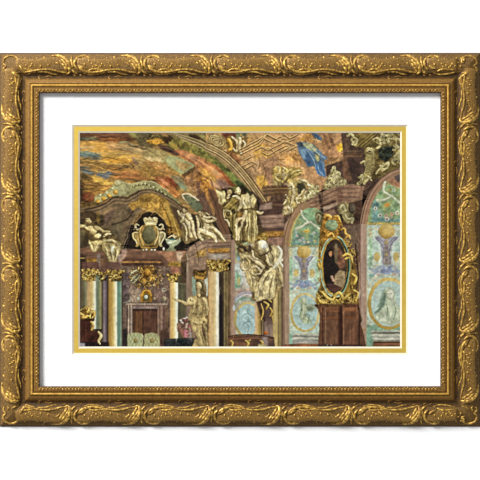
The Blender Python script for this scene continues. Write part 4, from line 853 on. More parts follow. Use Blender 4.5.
# ---- carved trophy
region('carved_trophy', 'large cream carved trophy of figures, globe and ribbons hanging at centre')
P([(236, 248), (241, 244), (252, 246), (257, 240), (267, 240), (272, 246), (280, 246), (286, 250), (285, 258), (282, 262), (287, 270), (290, 280), (284, 287), (277, 292), (274, 299), (268, 300), (262, 299), (257, 302), (251, 300), (252, 292), (248, 284), (243, 268), (240, 258)], (120, 100, 66), soft=.4, nz=.24)
P([(257, 236), (260, 233), (266, 234), (268, 239), (264, 242), (258, 241)], (132, 102, 48), soft=.4, nz=.3, curve=True); curls([(258, 235), (266, 235), (266, 241), (259, 241)], 8, GOLD, (.8, 1.5), (.4, .7), False)
TB = (198, 178, 132)
cloth([(271, 247), (276, 245), (280, 247), (281, 256), (279, 262), (275, 266), (271, 262), (268, 256)], TB, [[(273, 248), (276, 254), (275, 262)], [(278, 248), (279, 256)]], [[(271, 252), (273, 258), (274, 264)], [(277, 250), (277, 258)]])
cloth([(240, 252), (246, 252), (252, 256), (258, 262), (256, 268), (250, 266), (244, 264), (240, 260)], (180, 158, 112), [[(243, 254), (250, 258), (255, 264)]], [[(246, 254), (251, 261), (256, 266)], [(241, 258), (246, 261)]])
cloth([(243, 262), (249, 264), (256, 270), (258, 280), (256, 290), (252, 292), (248, 282), (244, 271)], (176, 154, 108), [[(245, 266), (250, 276), (253, 288)], [(251, 268), (255, 278), (255, 288)]], [[(247, 268), (251.6, 278), (253.6, 290)], [(253, 268), (257, 276)]])
cloth([(276, 262), (281, 265), (286, 272), (288, 280), (284, 285), (279, 288), (275, 280), (273, 270)], (172, 152, 108), [[(277, 264), (281, 272), (282, 282)]], [[(279, 268), (278, 276), (281, 284)], [(283, 272), (285, 280)]])
cloth([(274, 265), (269, 269), (263, 275), (258, 283), (254, 292), (256, 300), (263, 299), (268, 299), (274, 298), (276, 288), (275, 276), (277, 268)], TB,
      [[(273, 267), (266, 275), (260, 286), (257, 297)], [(272, 273), (268, 284), (266, 297)], [(274.6, 274), (273, 286), (272, 297)], [(264, 279), (262, 290)]], [[(270, 272), (264, 282), (262, 297)], [(273.4, 275), (270.6, 286), (269.4, 298)], [(259, 284), (257, 294)], [(276, 270), (276.6, 282)]], wd=(.6, 1.4, .7))
for a, r in (([(249, 257), (256, 262), (263, 267.6), (260.6, 271)], [1.3, 1.8, 1.8, 1.]), ([(243.6, 262), (241.4, 266), (244, 269.6), (248.6, 268.6)], [1.2, 1.6, 1.5, .9]), ([(250, 270), (254, 267), (259, 268.6), (260, 273), (256, 274)], [1, 1.3, 1.3, 1.2, .8]), ([(266, 256), (268, 262), (272, 266)], [1.4, 1.7, 1.2]), ([(252, 251), (253, 257), (257, 259)], [1.1, 1.5, 1.1])):
    T(a, r, CREAM, own=False)
for a in ([(250, 259.6), (256, 264.4), (261, 268)], [(264, 255), (265.4, 261), (268, 266)], [(266, 268), (262, 272), (258, 277)], [(245, 258), (248, 262), (249, 268)], [(251, 273), (254, 276), (258, 276)], [(268, 258), (270, 262)], [(240, 262), (243, 260)], [(277, 264), (275, 270)], [(257, 256), (262, 259), (265, 264)], [(252, 262), (253, 266)]):
    L(a, [.5, 1.3, .5], (70, 54, 34), .7)
for a in ([(256, 258), (261, 262)], [(270, 268), (265, 273)], [(241, 256), (244, 259)], [(262, 300), (256, 301)], [(284, 268), (287, 277)]): L(a, [.5, 1.1, .5], (242, 228, 186), .85)
curls([(246, 262), (258, 264), (258, 282), (250, 282)], 8, ((70, 54, 30), (164, 142, 96), (224, 206, 158)), (1, 1.9), (.35, .65), False)
E(262.5, 247.8, 6.6, 7.2, ((112, 94, 64), (194, 176, 134), (226, 218, 190))); F(264.2, 246.2, 2.8, 2.4, (218, 220, 206), 0, 1, .85); L([(258.6, 243), (257.4, 248), (259.4, 253)], [.5, 1.4, .5], (112, 88, 56), .7); L([(261, 251), (264, 252.6), (267, 251)], [.4, 1, .4], (128, 104, 70), .7); ring(262.5, 247.8, 6.9, 7.5, 1, (56, 42, 30), .8, -20, 150)
E(242.3, 249.8, 3.4, 3.2, ((76, 58, 36), (150, 124, 82), (196, 172, 122))); P([(238.4, 247), (241.6, 245), (246, 246.6), (247.4, 250.6), (245.4, 252), (244, 249), (240, 248.4)], (50, 40, 28), soft=.3, nz=.2); F(240.4, 250.6, .5, .4, (74, 54, 32)); F(240.6, 252.2, .6, .3, (120, 84, 54))
F(250, 248.4, 1.8, 3.4, (70, 52, 46), 0, .5, .9); F(270.8, 250, .9, 3, (62, 46, 34), 0, .5, .8)
region('ribbon', 'white ribbon looping off the right side of the carved trophy')
T([(277.6, 246.6), (280.6, 251), (280.4, 258), (276.4, 264), (273, 268)], [1.1, 1.8, 1.7, 1.6, .9], PALE, nz=.05)
T([(284.8, 249.5), (285.8, 254), (283.6, 259), (278, 264), (274, 268)], [.9, 1.2, 1.2, 1.1, .6], PALE, nz=.05)
T([(280, 263), (284.6, 269.6), (288.6, 277), (287, 283), (283, 286)], [.9, 1.5, 1.8, 1.6, .7], PALE, nz=.05)

# ---- capital ornaments and broken pediment of the right-centre niche
region('cornice', 'broken pink brown pediment over the right centre niche')
P([(296, 207), (302, 200), (312, 196), (326, 190), (338, 185), (352, 184), (364, 186), (362, 200), (354, 203), (346, 206), (336, 208), (322, 213), (306, 214)], (138, 106, 86), soft=.35, nz=.1)
for k in range(7): L([(301 + k * .7, 201 + k * 1.9), (318, 194.5 + k * 2.2)], .8, ((166, 126, 102), (104, 74, 60))[k % 2], .8, curve=False)
for k in range(7): L([(323, 194 + k * 2.2), (338, 186.5 + k * 2.5)], .8, ((172, 132, 108), (106, 76, 62))[k % 2], .8, curve=False)
for k in range(7): R(342, 186 + k * 2.1, 362 - k * .6, 187 + k * 2.1, ((168, 128, 110), (112, 82, 70))[k % 2], soft=.4, own=False)
P([(318.5, 195), (321, 194), (323, 204), (325, 213), (321, 213)], (52, 38, 30), soft=.4, nz=.2, own=False); P([(337, 188), (341, 186), (343, 200), (339, 204)], (118, 84, 70), soft=.5, nz=.1, own=False)
P([(323, 208), (337, 203), (337, 207), (324, 212)], (190, 160, 140), soft=.5, nz=.1, own=False); P([(322, 205), (336, 200), (336, 202), (323, 207)], (70, 48, 40), soft=.4, own=False)
region('wall_recess', 'dark wall under the pediment right of the gilt frame')
P([(322, 212), (338, 205), (362, 200), (366, 222), (362, 300), (340, 304), (330, 240)], (72, 52, 42), soft=.4, nz=.2)
P([(340, 226), (362, 224), (361, 250), (352, 256), (344, 240)], (106, 84, 70), soft=.7, nz=.12, own=False); R(351, 256, 360, 306, (106, 76, 62), soft=.6, nz=.12, nk='v', own=False)
P([(322, 213), (334, 209), (338, 216), (326, 218)], (130, 98, 82), soft=.6, nz=.12, own=False)
region('carved_acanthus', 'cream acanthus carving on the left half of the broken pediment')
carve([(302, 203), (304, 194), (309, 188), (310, 183), (316, 186), (320, 190), (319, 194), (310, 198)], 46, ((96, 84, 50), (184, 170, 116), (230, 220, 172)), (152, 138, 92), (1, 2.2), (.4, .8))
T([(301, 205), (298, 200), (301, 196), (306, 192)], [1, 1.5, 1.3, .8], CREAM); dabs([(304, 196), (314, 187), (318, 192), (308, 198)], 14, [(56, 46, 32), (234, 228, 190)], (.3, .6), (1, 2), (0, 180), (.7, 1))
region('carved_acanthus', 'cream acanthus carving on the right half of the broken pediment')
carve([(325, 190), (326, 180), (330, 172), (333, 167), (338, 172), (342, 177), (346, 180), (347, 184), (338, 186)], 60, ((96, 84, 50), (184, 170, 116), (230, 220, 172)), (152, 138, 92), (1, 2.2), (.4, .8))
dabs([(327, 186), (332, 170), (344, 181)], 18, [(56, 46, 32), (234, 228, 190)], (.3, .6), (1, 2), (0, 180), (.7, 1))
region('gilt_capital', 'cream gold leafy capital at the foot of the tan ceiling')
P([(272, 170), (276, 165), (284, 168), (290, 167), (300, 168), (302, 174), (292, 180), (286, 183), (280, 182), (274, 180)], (150, 122, 66), soft=.4, nz=.25, curve=True)
for a, r in (([(274, 170), (276, 167), (280, 169), (279, 173), (275, 174)], [1, 1.5, 1.5, 1.2, .9]), ([(276, 176), (277, 180), (280, 181)], [1.2, 1.5, 1]), ([(284, 168), (287, 171), (286, 175)], [1.2, 1.5, 1]), ([(282, 182), (287, 177), (294, 172), (301, 170)], [1.3, 1.6, 1.6, 1.2]), ([(281, 178), (286, 173), (292, 169)], [1, 1.3, 1]), ([(288, 182), (294, 176), (301, 173)], [.9, 1.2, 1])):
    T(a, r, ((104, 80, 32), (192, 164, 94), (234, 214, 150)), own=False)
curls([(274, 168), (286, 168), (286, 180), (276, 180)], 12, CREAM, (.9, 1.6), (.4, .7), False)
for k in range(6): L([(284 + k * 2, 182 - k * .8), (291 + k * 1.9, 173.6 - k * .6)], .5, (98, 74, 32), .7, curve=False)
region('console', 'cream carved console with a dark shield under the leafy capital')
P([(288, 184), (293, 180), (302, 178), (308, 182), (306, 190), (302, 200), (296, 208), (290, 214), (284, 215), (282, 211), (286, 202), (288, 194)], (168, 146, 92), soft=.4, nz=.2, curve=True)
P([(297, 185), (301, 182), (305.5, 183), (305, 190), (301, 196), (297.5, 193)], (74, 68, 48), soft=.4, nz=.3, curve=True, own=False)
for a, r in (([(289, 186), (292, 184), (292, 188), (289, 189)], [1.3, 1.7, 1.4, 1]), ([(293, 186), (293, 196), (290, 206)], [1.4, 1.7, 1.4]), ([(284, 209), (287, 207), (289, 211), (286, 214), (284, 212)], [1.2, 1.6, 1.6, 1.4, 1]), ([(296, 198), (299, 196), (304, 190)], [.9, 1.4, 1]), ([(300, 180), (306, 181), (309, 185)], [1.2, 1.5, 1.1]), ([(298, 204), (296, 200), (300, 199)], [.9, 1.3, .9]), ([(286, 195), (287, 198)], [1, 1.1]), ([(291, 208), (292.5, 212)], [1, .8]), ([(284, 204), (286, 200)], [.8, .9])):
    T(a, r, CREAM, own=True)
F(286.5, 197, .8, 2.4, (70, 54, 34), 0, .4, .8); F(290, 201, .6, 3, (104, 84, 48), 10, .4, .8); dabs([(289, 188), (296, 184), (296, 200), (288, 206)], 16, [(96, 78, 44), (226, 210, 160)], (.3, .6), (1, 2), (0, 180), (.5, .9))
region('console', 'shadowed olive carved bracket under the pediment right of the gilt crest')
P([(338, 206), (345, 203), (352, 206), (354, 214), (352, 222), (346, 223), (342, 217), (338, 212)], (124, 112, 76), soft=.4, nz=.25, curve=True)
for a, r in (([(340, 208), (343, 206), (345, 210), (342, 213)], [1.1, 1.5, 1.3, 1]), ([(345, 215), (348, 219), (353, 219), (352, 223)], [1.2, 1.7, 1.6, 1])): T(a, r, ((80, 72, 48), (148, 138, 98), (198, 188, 146)))
E(352, 208, 4, 5, ((40, 34, 30), (70, 60, 50), (96, 84, 68)), 0, .4); ring(352, 208, 2.2, 3, .7, (104, 92, 70), .7); F(341, 218, 2.2, 4, (38, 30, 26), -20, .6, .9)

# ---- right-centre niche
region('arch_moulding', 'tan pink arch moulding framing the right centre niche')
ar = [(286.5, 347), (286.5, 262), (287, 240), (290, 226), (295, 215), (300, 209), (306, 205.5)]
L(ar, 6.6, (154, 120, 92), 1, own=True)
for o, c in ((-2.6, (112, 80, 60)), (-1, (170, 130, 106)), (1, (142, 108, 84)), (2.4, (186, 156, 96))): L([(x + o, y + max(0, (230 - y)) * .05 * o) for x, y in ar[1:]], .8, c, .8)
R(283.6, 246, 290, 347, [(0, (124, 96, 82)), (.3, (168, 138, 118)), (.8, (160, 132, 114)), (1, (178, 166, 118))], None, ((283.6, 0), (290, 0)), soft=.3, nz=.08, nk='v')
region('niche', 'sea green painted niche with white strapwork left of the gilt frame')
P([(290, 246.5), (290.6, 238), (292.6, 228), (297, 218), (302, 211), (308, 208), (316, 208), (322, 212), (320, 246.5)], (128, 160, 118), soft=.35, nz=.16, tint=(150, 160, 106))
L([(290.4, 246), (292.4, 230), (297, 218), (303, 210.5)], 1.2, (196, 176, 104), .9); L([(290, 246.3), (319, 246.3)], 1., (200, 176, 96), .9)
P([(292, 240), (296, 230), (300, 236), (312, 244), (316, 238), (318, 245), (292, 245)], (118, 152, 134), soft=.7, nz=.2, own=False)
T([(301, 210.5), (302, 214.5), (304.5, 218.5), (309, 222.3)], [.8, 1.1, 1.1, .9], ((160, 170, 140), (206, 208, 176), (228, 226, 198)), own=False)
T([(296.5, 228.4), (302, 226), (309, 222.3), (314, 225), (319.4, 229)], [1.4, 1.1, 1.2, 1.1, 1], ((160, 170, 140), (200, 204, 170), (226, 224, 196)), own=False)
P([(303, 231), (307, 229), (311, 231), (307, 233.5)], (196, 164, 78), soft=.3, nz=.1, own=False)
for x, y, c in ((297, 236, (192, 176, 160)), (300, 240, (206, 190, 176)), (304, 242, (196, 168, 160)), (308, 242, (206, 196, 186)), (312, 236, (86, 104, 120)), (314, 233, (176, 182, 168)), (296, 232, (170, 180, 168)), (311, 240, (120, 130, 150)), (303, 238, (196, 184, 176)), (315, 241, (196, 180, 96))):
    F(x, y, 1.5, 1.3, c, rnd.uniform(0, 90), .4, .9); F(x, y, .5, .5, (120, 96, 100), 0, .3, .6)
dabs([(292, 238), (318, 230), (318, 245), (292, 245)], 30, [(88, 140, 120), (150, 176, 150), (180, 178, 120), (110, 130, 140)], (.4, .8), (1, 2.4), (0, 180), (.3, .6))
region('painted_panel', 'pale blue and lilac painted panel left of the gilt frame')
R(289.4, 247, 322, 347, (178, 198, 178), soft=.3, nz=.1, tint=(202, 202, 170))
def grotesque(cx, y0, s):
    f = lambda q: [(cx + (x - 304) * s, y0 + (y - 247) * s) for x, y in q]
    for m in (-1, 1):
        g = lambda q: f([(304 + m * (x - 304), y) for x, y in q])
        P(g([(304.5, 257), (312, 256), (315, 259), (310, 264), (307.5, 270), (308, 280), (304, 280)]), (160, 160, 162), soft=.5, nz=.12, own=False)
        P(g([(309, 262), (314, 258), (317, 264), (314, 275), (309, 275)]), (180, 202, 184), soft=.6, nz=.1, own=False)
        L(g([(315, 257), (311, 262), (309, 268), (309.5, 280)]), 1.1 * s, (204, 212, 200), .85); L(g([(313, 257), (308, 263), (306.5, 270), (307, 279)]), .9 * s, (116, 108, 132), .8)
        L(g([(304.5, 263), (309, 258.5), (313, 256.6)]), .9 * s, (124, 122, 140), .8)
        F(*g([(312, 273)])[0], 2.6 * s, 4 * s, (198, 168, 98), 0, .6, .9); P(g([(316, 256), (318.5, 258), (318.5, 284), (316, 280)]), (150, 184, 144), soft=.6, nz=.15, own=False)
        P(g([(316, 249), (319, 249), (319, 258), (316, 256)]), (196, 188, 140), soft=.6, nz=.12, own=False)
        L(g([(304, 283), (309, 281), (314, 285), (318, 283)]), 2.2 * s, (134, 152, 170), .75); L(g([(304, 287), (310, 285), (316, 289)]), 1.8 * s, (150, 150, 176), .75)
        F(*g([(316.5, 289)])[0], 2 * s, 1.6 * s, (116, 160, 140), 0, .6, .8); F(*g([(310, 288)])[0], 1.6 * s, 1.2 * s, (196, 150, 140), 0, .5, .7)
    P(f([(302, 258), (306, 258), (306.5, 280), (301.5, 280)]), (150, 136, 128), soft=.5, nz=.12, own=False)
    for k in range(4): F(*f([(304, 261 + k * 5)])[0], 1.4 * s, 1.2 * s, ((184, 152, 90), (112, 98, 112))[k % 2], 0, .5, .8)
    E(*f([(304, 252)])[0], 7 * s, 6.2 * s, ((164, 130, 62), (200, 164, 92), (214, 184, 118)), own=False)
    dabs(f([(298, 248), (310, 248), (310, 256), (298, 256)]), 14, [(176, 140, 70), (222, 192, 124)], (.4, .8), (1, 2), (0, 180), (.3, .6))
    P(f([(300, 281), (308, 281), (310, 286), (304, 288), (298, 286)]), (132, 146, 172), soft=.6, nz=.15, own=False)
    dabs(f([(291, 280), (317, 280), (317, 291), (291, 291)]), 30, [(120, 150, 178), (170, 190, 176), (150, 132, 156), (126, 172, 146), (206, 176, 150)], (.4, .9), (1, 2.4), (0, 180), (.3, .65))
grotesque(304, 247, 1.0)
P([(289, 334), (320, 336), (320, 346), (289, 346)], (150, 170, 148), soft=.4, nz=.12, own=False)
for y, c in ((334.5, (186, 180, 156)), (336.5, (136, 130, 118)), (338.4, (196, 190, 172)), (340.6, (150, 142, 134)), (342.6, (166, 156, 146))): R(292, y - .8, 320, y + .8, c, soft=.35, nz=.1, nk='h', own=False)
R(289.5, 334, 292.4, 346, (142, 184, 156), soft=.5, own=False)
region('painted_medallion', 'oval medallion with a pale green figure left of the gilt frame')
E(305, 312.5, 15, 19.8, ((182, 160, 100), (206, 184, 124), (216, 198, 146)), soft=.4); F(305.2, 312.5, 12.6, 17.3, (172, 194, 184), 0, .6, 1, True)
dabs([(295, 302), (316, 302), (316, 324), (296, 324)], 40, [(130, 158, 152), (170, 192, 180), (124, 150, 128), (150, 176, 170)], (.6, 1.2), (1.5, 4), (0, 180), (.3, .6))
P([(301, 302), (303.5, 298), (306, 301), (306, 306), (312, 304), (316, 308), (312, 310), (306, 310), (306, 318), (312, 322), (304, 322), (300, 314), (302, 308)], (150, 160, 128), soft=.6, nz=.15, own=False)
for a in ([(302, 300), (303, 308), (301, 316)], [(304, 312), (310, 316), (306, 320)], [(306, 306), (312, 306)]): L(a, [.5, 1.2, .5], (104, 124, 102), .75)
L([(312, 304), (308, 309), (304, 310)], [.5, 1, .5], (196, 204, 176), .7)
region('rail', 'red brown wooden rail along the bottom edge at right centre')
P([(284, 344.5), (300, 343.4), (322, 344), (322, 347), (284, 347)], (130, 82, 58), soft=.35, nz=.2, nk='h')

# ---- far right niche
region('arch_moulding', 'wide tan pink arch moulding of the far right niche')
ar = [(364, 347), (363.5, 262), (363.8, 236), (366, 216), (370, 202), (376, 191), (384, 182), (394, 175), (402, 172)]
L(ar, 9.5, (152, 120, 96), 1, own=True)
for o, c, w in ((-4, (84, 62, 54), 1.), (-2.4, (172, 130, 112), 1.2), (-.6, (140, 102, 86), 1), (1.2, (170, 126, 104), 1.3), (3.2, (136, 104, 76), .9), (4.3, (186, 164, 100), .8)):
    L([(x + o * (1 if y > 220 else .8), y + max(0, min(40, 222 - y)) * .02 * o) for x, y in ar[1:]], w, c, .8)
R(360, 224, 367.4, 347, [(0, (114, 86, 78)), (.2, (174, 144, 132)), (.7, (166, 136, 122)), (1, (176, 156, 120))], None, ((360, 0), (367.4, 0)), soft=.3, nz=.08, nk='v')
region('niche', 'sea green painted niche with white crossed strapwork at the far right')
P([(367.6, 224.5), (368.4, 216), (371.4, 205), (377, 194), (384, 186), (392, 179), (401, 176), (401, 224.5)], (132, 158, 112), soft=.35, nz=.14, tint=(150, 154, 92))
R(367, 222.5, 401, 225, (196, 168, 92), soft=.35, nz=.12)
P([(372, 204), (376, 199), (380, 204), (378, 212), (384, 218), (396, 220), (400, 216), (400, 222), (372, 222)], (104, 142, 134), soft=.7, nz=.2, own=False)
WS = ((150, 166, 140), (200, 206, 172), (226, 226, 196))
T([(385, 182.5), (383.6, 187), (383.8, 191.5), (389, 195), (394, 198), (400, 203)], [1.4, 1.2, 1.3, 1.1, 1.2, 1.3], WS, own=False)
T([(377, 200.5), (381, 200.3), (385.5, 199.4), (389.5, 197.2), (392, 195)], [1.5, 1.3, 1.1, 1, .8], WS, own=False)
E(377.6, 200.3, 1.9, 1.7, WS, own=False)
P([(383, 205.5), (388, 202.5), (391, 205), (387, 208)], (190, 132, 58), soft=.4, nz=.1, own=False)
for x, y, c, q in ((375.5, 208.5, (206, 200, 180), 2.2), (380, 215.5, (196, 206, 190), 2.4), (386, 216, (196, 150, 130), 2), (387, 219, (214, 204, 186), 2.2), (392, 214, (206, 150, 130), 1.9), (397.5, 213, (210, 200, 186), 2.1), (394, 190.5, (196, 206, 180), 1.5), (391, 217, (196, 170, 150), 1.6)):
    F(x, y, q, q * .9, c, 0, .5, .9); F(x, y, q * .4, q * .4, (118, 66, 60) if q > 2 else (84, 120, 112), 0, .4, .8)
P([(388, 181), (393, 178), (401, 176), (401, 188), (396, 187), (391, 185)], (168, 118, 90), soft=.5, nz=.12)
P([(394, 177), (401, 173), (401, 181), (397, 182)], (96, 82, 78), soft=.5, nz=.2)
dabs([(372, 202), (380, 192), (400, 190), (400, 221), (372, 221)], 40, [(110, 148, 120), (150, 170, 128), (176, 162, 96), (96, 132, 136)], (.4, .9), (1, 2.4), (0, 180), (.25, .55))
region('painted_panel', 'pale blue and lilac painted panel at the far right')
R(367, 225, 401, 347, (182, 200, 180), soft=.3, nz=.1, tint=(202, 198, 166))
grotesque(386.5, 225.5, 1.2)
R(367, 325, 401, 347, (132, 168, 138), soft=.5, nz=.12, own=False)
for y, c in ((331.5, (178, 180, 160)), (333, (110, 108, 92)), (335, (196, 192, 172)), (337.2, (166, 160, 144)), (339, (198, 194, 178)), (341, (132, 124, 106))): R(371 + (y - 331) * .25, y - .9, 401, y + .9, c, soft=.35, nz=.1, nk='h', own=False)
R(367, 330, 370, 346, (136, 178, 148), soft=.5, own=False)
region('painted_medallion', 'oval medallion with a veiled bust at the far right')
E(389, 303.5, 21.6, 26.3, ((172, 142, 72), (202, 172, 104), (214, 190, 128)), soft=.4); F(389.3, 303.7, 18.2, 22.9, (178, 198, 186), 0, .6, 1, True)
dabs([(374, 290), (399, 286), (399, 318), (378, 320)], 50, [(140, 166, 152), (178, 194, 172), (134, 158, 136), (168, 186, 174)], (.6, 1.4), (1.5, 4), (0, 180), (.25, .5))
P([(384, 292), (387, 288), (391, 288), (394, 292), (394, 300), (392, 304), (399, 310), (399, 320), (386, 322), (379, 316), (376, 308), (381, 304), (384, 300)], (172, 182, 156), soft=.7, nz=.14, own=False)
P([(383, 292), (386, 288), (385, 300), (382, 306), (378, 307)], (118, 138, 112), soft=.6, nz=.1, own=False)
E(389.6, 294.5, 3.4, 4.8, ((136, 148, 124), (196, 200, 172), (226, 226, 204)), own=False); F(388.4, 293.6, .7, .4, (120, 128, 108), 0, .3, .8); F(391, 293.6, .6, .4, (120, 128, 108), 0, .3, .8); F(389.8, 297.5, .9, .35, (136, 132, 112), 0, .3, .8)
for a in ([(378, 307), (383, 303), (386, 300)], [(386, 306), (388, 314), (386, 320)], [(392, 304), (394, 312), (392, 320)]): L(a, [.5, 1.2, .5], (116, 138, 118), .75)
for a in ([(383, 308), (386, 314), (390, 316)], [(394, 308), (396, 314)]): L(a, [.5, 1.3, .5], (206, 214, 192), .7)
region('rail', 'dark red wooden rail at the lower right corner')
R(373, 341.8, 401, 347, (106, 66, 48), soft=.35, nz=.2, nk='h'); R(373, 341.8, 401, 343, (66, 42, 34), soft=.3, own=False); R(374, 343.6, 401, 344.6, (132, 92, 66), soft=.3, own=False)

again('painted_medallion', 2)
P([(383.6, 296), (385, 290), (388.6, 287), (393, 288.6), (395.4, 293), (395.4, 301), (398, 306), (400, 308), (400, 322), (392, 326), (380, 322), (374, 316), (379, 310), (382.6, 304)], (182, 190, 160), soft=.8, nz=.12, own=False)
P([(383, 297), (385.4, 291), (386, 298), (384.4, 305), (379, 312), (373.4, 314.6), (378, 309), (381.6, 304)], (104, 124, 106), soft=.5, nz=.1, own=False)
E(390, 295, 3.6, 5.2, ((150, 158, 132), (206, 208, 180), (232, 230, 208)), own=False); F(388.4, 294, .9, .4, (112, 120, 100), 0, .3, .8); F(391.6, 294, .8, .4, (112, 120, 100), 0, .3, .8); L([(390.2, 294), (390.6, 296.6)], .6, (152, 150, 126), .8); F(390.2, 298.2, 1, .4, (138, 126, 106), 0, .3, .8)
for a in ([(386.4, 304), (388, 312), (386, 320)], [(394, 303), (395.6, 312), (393, 321)], [(381, 312), (384, 318)]): L(a, [.5, 1.4, .5], (118, 136, 114), .75)
for a in ([(383.4, 308), (385.6, 316)], [(390, 304), (391, 314), (389, 322)], [(397, 309), (398, 318)]): L(a, [.5, 1.5, .5], (216, 220, 196), .7)
F(383, 319, 3, 2.2, (206, 212, 190), 20, 1, .7); F(378, 296, 3, 5, (196, 206, 180), 10, 1.6, .5)
again('painted_medallion', 1)
P([(299, 300), (303, 297.6), (306, 300), (306.6, 305), (311, 304), (315.6, 307.6), (312, 311), (306.6, 311), (306, 316), (312, 320), (311, 324), (303, 323), (299, 316), (301, 308)], (158, 166, 132), soft=.7, nz=.15, own=False)
E(303.6, 300.4, 2.2, 2.6, ((130, 140, 108), (176, 182, 150), (206, 208, 178)), own=False)
for a in ([(302, 302), (301.6, 310), (299.6, 317)], [(305.6, 307), (310, 309), (314, 308)], [(305, 314), (309, 318), (307, 322)]): L(a, [.5, 1.4, .5], (94, 112, 88), .75)
for a in ([(303.6, 304), (303.6, 312), (302, 319)], [(307, 305.4), (312, 305.6)]): L(a, [.5, 1.2, .5], (204, 210, 180), .7)

# ---- gilt framed portrait on its pedestal
region('pedestal', 'dark brown wooden pedestal under the gilt framed portrait')
P([(314, 305), (320, 303), (352, 302), (359, 304), (358, 308), (359, 312), (360, 322), (364, 334), (366, 347), (318, 347), (320, 316), (318, 309)], (96, 64, 48), soft=.35, nz=.16, nk='v')
R(315, 305, 359, 306.6, (56, 34, 28), soft=.35, own=False); R(320, 307, 357, 312, (124, 80, 56), soft=.5, nz=.15, nk='h', own=False); R(321, 317, 356, 319, (132, 82, 54), soft=.5, nz=.15, nk='h', own=False)
R(326, 320, 338, 346, (110, 76, 58), soft=.5, nz=.14, nk='v', own=False); R(342.5, 319, 356, 344, (104, 70, 54), soft=.5, nz=.14, nk='v', own=False)
for x, c in ((322.5, (60, 36, 30)), (325.4, (150, 116, 96)), (339, (58, 34, 28)), (341.4, (44, 28, 24)), (343.6, (156, 116, 88)), (357, (120, 82, 60)), (359.4, (40, 28, 26))): L([(x, 308), (x, 346)], 1.0, c, .75, curve=False)
R(339.5, 306, 342.5, 347, (52, 30, 26), soft=.5, own=False); R(318, 344.5, 366, 347, (62, 42, 38), soft=.4, own=False)
T([(360, 314), (361, 320), (360, 324)], [.8, 1, .6], ((30, 22, 20), (64, 48, 34), (110, 88, 52)), own=False); F(364, 330, 1, 1.6, (150, 120, 60), -20, .4, .7)
for x in (327, 331): E(x, 345.2, 1.1, .8, ((30, 26, 26), (80, 72, 66), (190, 184, 172)), own=False)
region('portrait', 'oval portrait of a dark robed person holding a book in a gilt frame')
F(334.6, 266.5, 15.4, 31.5, (150, 110, 44), 0, .5, 1, True)
P([(322, 228), (334, 234), (344, 238), (350, 250), (354, 262), (357, 280), (356, 296), (358, 304), (336, 306), (318, 305), (316, 296), (320, 284), (319, 262), (321, 246)], (124, 94, 40), soft=.4, nz=.3, curve=True)
curls([(342, 234), (350, 240), (357, 262), (358, 280), (352, 292), (349, 268)], 44, ((54, 38, 16), (146, 112, 48), (218, 182, 102)), (1, 2.2), (.45, .85), True)
curls([(316, 292), (324, 286), (336, 302), (350, 294), (356, 296), (354, 304), (318, 304)], 48, ((54, 38, 14), (156, 120, 50), (236, 204, 120)), (1, 2.4), (.45, .9), True)
curls([(319, 246), (322, 246), (320, 286), (317, 288)], 12, ((62, 44, 18), (156, 122, 54), (214, 176, 96)), (.7, 1.3), (.4, .6), True)
ring(335, 266.5, 14.2, 30, 2.2, (124, 164, 138), .95, own=True); ring(335.4, 266.5, 15.4, 31, .8, (176, 140, 60), .9, own=True)
ring(335, 266.5, 13.4, 29, .8, (26, 36, 34), .8, -80, 88); ring(335, 266.5, 14.8, 30.6, .7, (206, 220, 190), .8, 60, 300)
ring(335, 266.5, 12.6, 28.2, 1.5, (196, 152, 62), .95, 90, 285, own=True); ring(335.2, 266.5, 13.2, 28.8, 1.4, (20, 46, 42), .9, -70, 60)
F(334.8, 266.5, 11.8, 27.4, (60, 46, 36), 0, .5, 1, True)
P([(334, 246), (340, 248), (344.5, 256), (346, 266), (340, 270), (336, 262), (334, 254)], (124, 82, 64), soft=.7, nz=.14, own=False); P([(335, 244), (337, 244), (337.4, 264), (335, 262)], (120, 108, 76), soft=.5, nz=.1, own=False)
P([(326, 252), (331, 247), (333, 252), (335, 262), (340, 270), (334, 276), (334, 284), (326, 288), (323.5, 272), (324, 258)], (36, 30, 28), soft=.5, nz=.14, own=False)
P([(335, 275), (340, 270), (345, 272), (345.5, 282), (342, 288), (334, 284)], (164, 138, 104), soft=.5, nz=.12, own=False); L([(336, 277), (343, 278)], .7, (112, 86, 60), .6); L([(336, 280), (343, 281.5)], .7, (112, 86, 60), .6)
P([(326, 284), (334, 284), (342, 288), (338, 294), (331, 292)], (84, 54, 48), soft=.6, nz=.15, own=False)
F(330.8, 253.6, 1.6, 3.1, (196, 136, 92), 4, .5, 1); P([(329.2, 250), (331, 248.6), (332.8, 250.4), (332, 251.4), (330, 251.2)], (40, 28, 22), soft=.3); F(330.4, 253.2, .3, .25, (80, 46, 34)); F(331.6, 253.2, .3, .25, (80, 46, 34)); F(331, 255.4, .5, .22, (140, 70, 56))
P([(330, 276), (332, 275), (335, 281), (333, 282), (331, 279)], (206, 160, 132), soft=.35, nz=.05, own=False)
for a, r in (([(343, 256), (347, 254), (351, 257), (352, 262)], [1, 1.5, 1.5, 1]), ([(345, 259), (349, 258)], [1, 1.2]), ([(318, 264), (320, 268), (321, 263)], [1.3, 1.6, 1]), ([(318, 261), (321, 258)], [1, 1.3]),
             ([(333, 300), (335, 295), (339, 293), (342, 297), (339, 301), (336, 300)], [1.2, 1.6, 1.7, 1.6, 1.5, 1]), ([(340, 300), (345, 298), (350, 294)], [1.4, 1.7, 1.2]), ([(332, 300), (327, 298), (322, 292)], [1.4, 1.7, 1.1]), ([(352, 274), (356, 278), (354, 284)], [1.3, 1.7, 1.2]), ([(318, 298), (320, 302), (326, 303)], [1.2, 1.6, 1.3]), ([(354, 290), (358, 294), (356, 301)], [1, 1.3, 1])):
    T(a, r, ((84, 56, 14), (190, 148, 56), (244, 214, 128)))
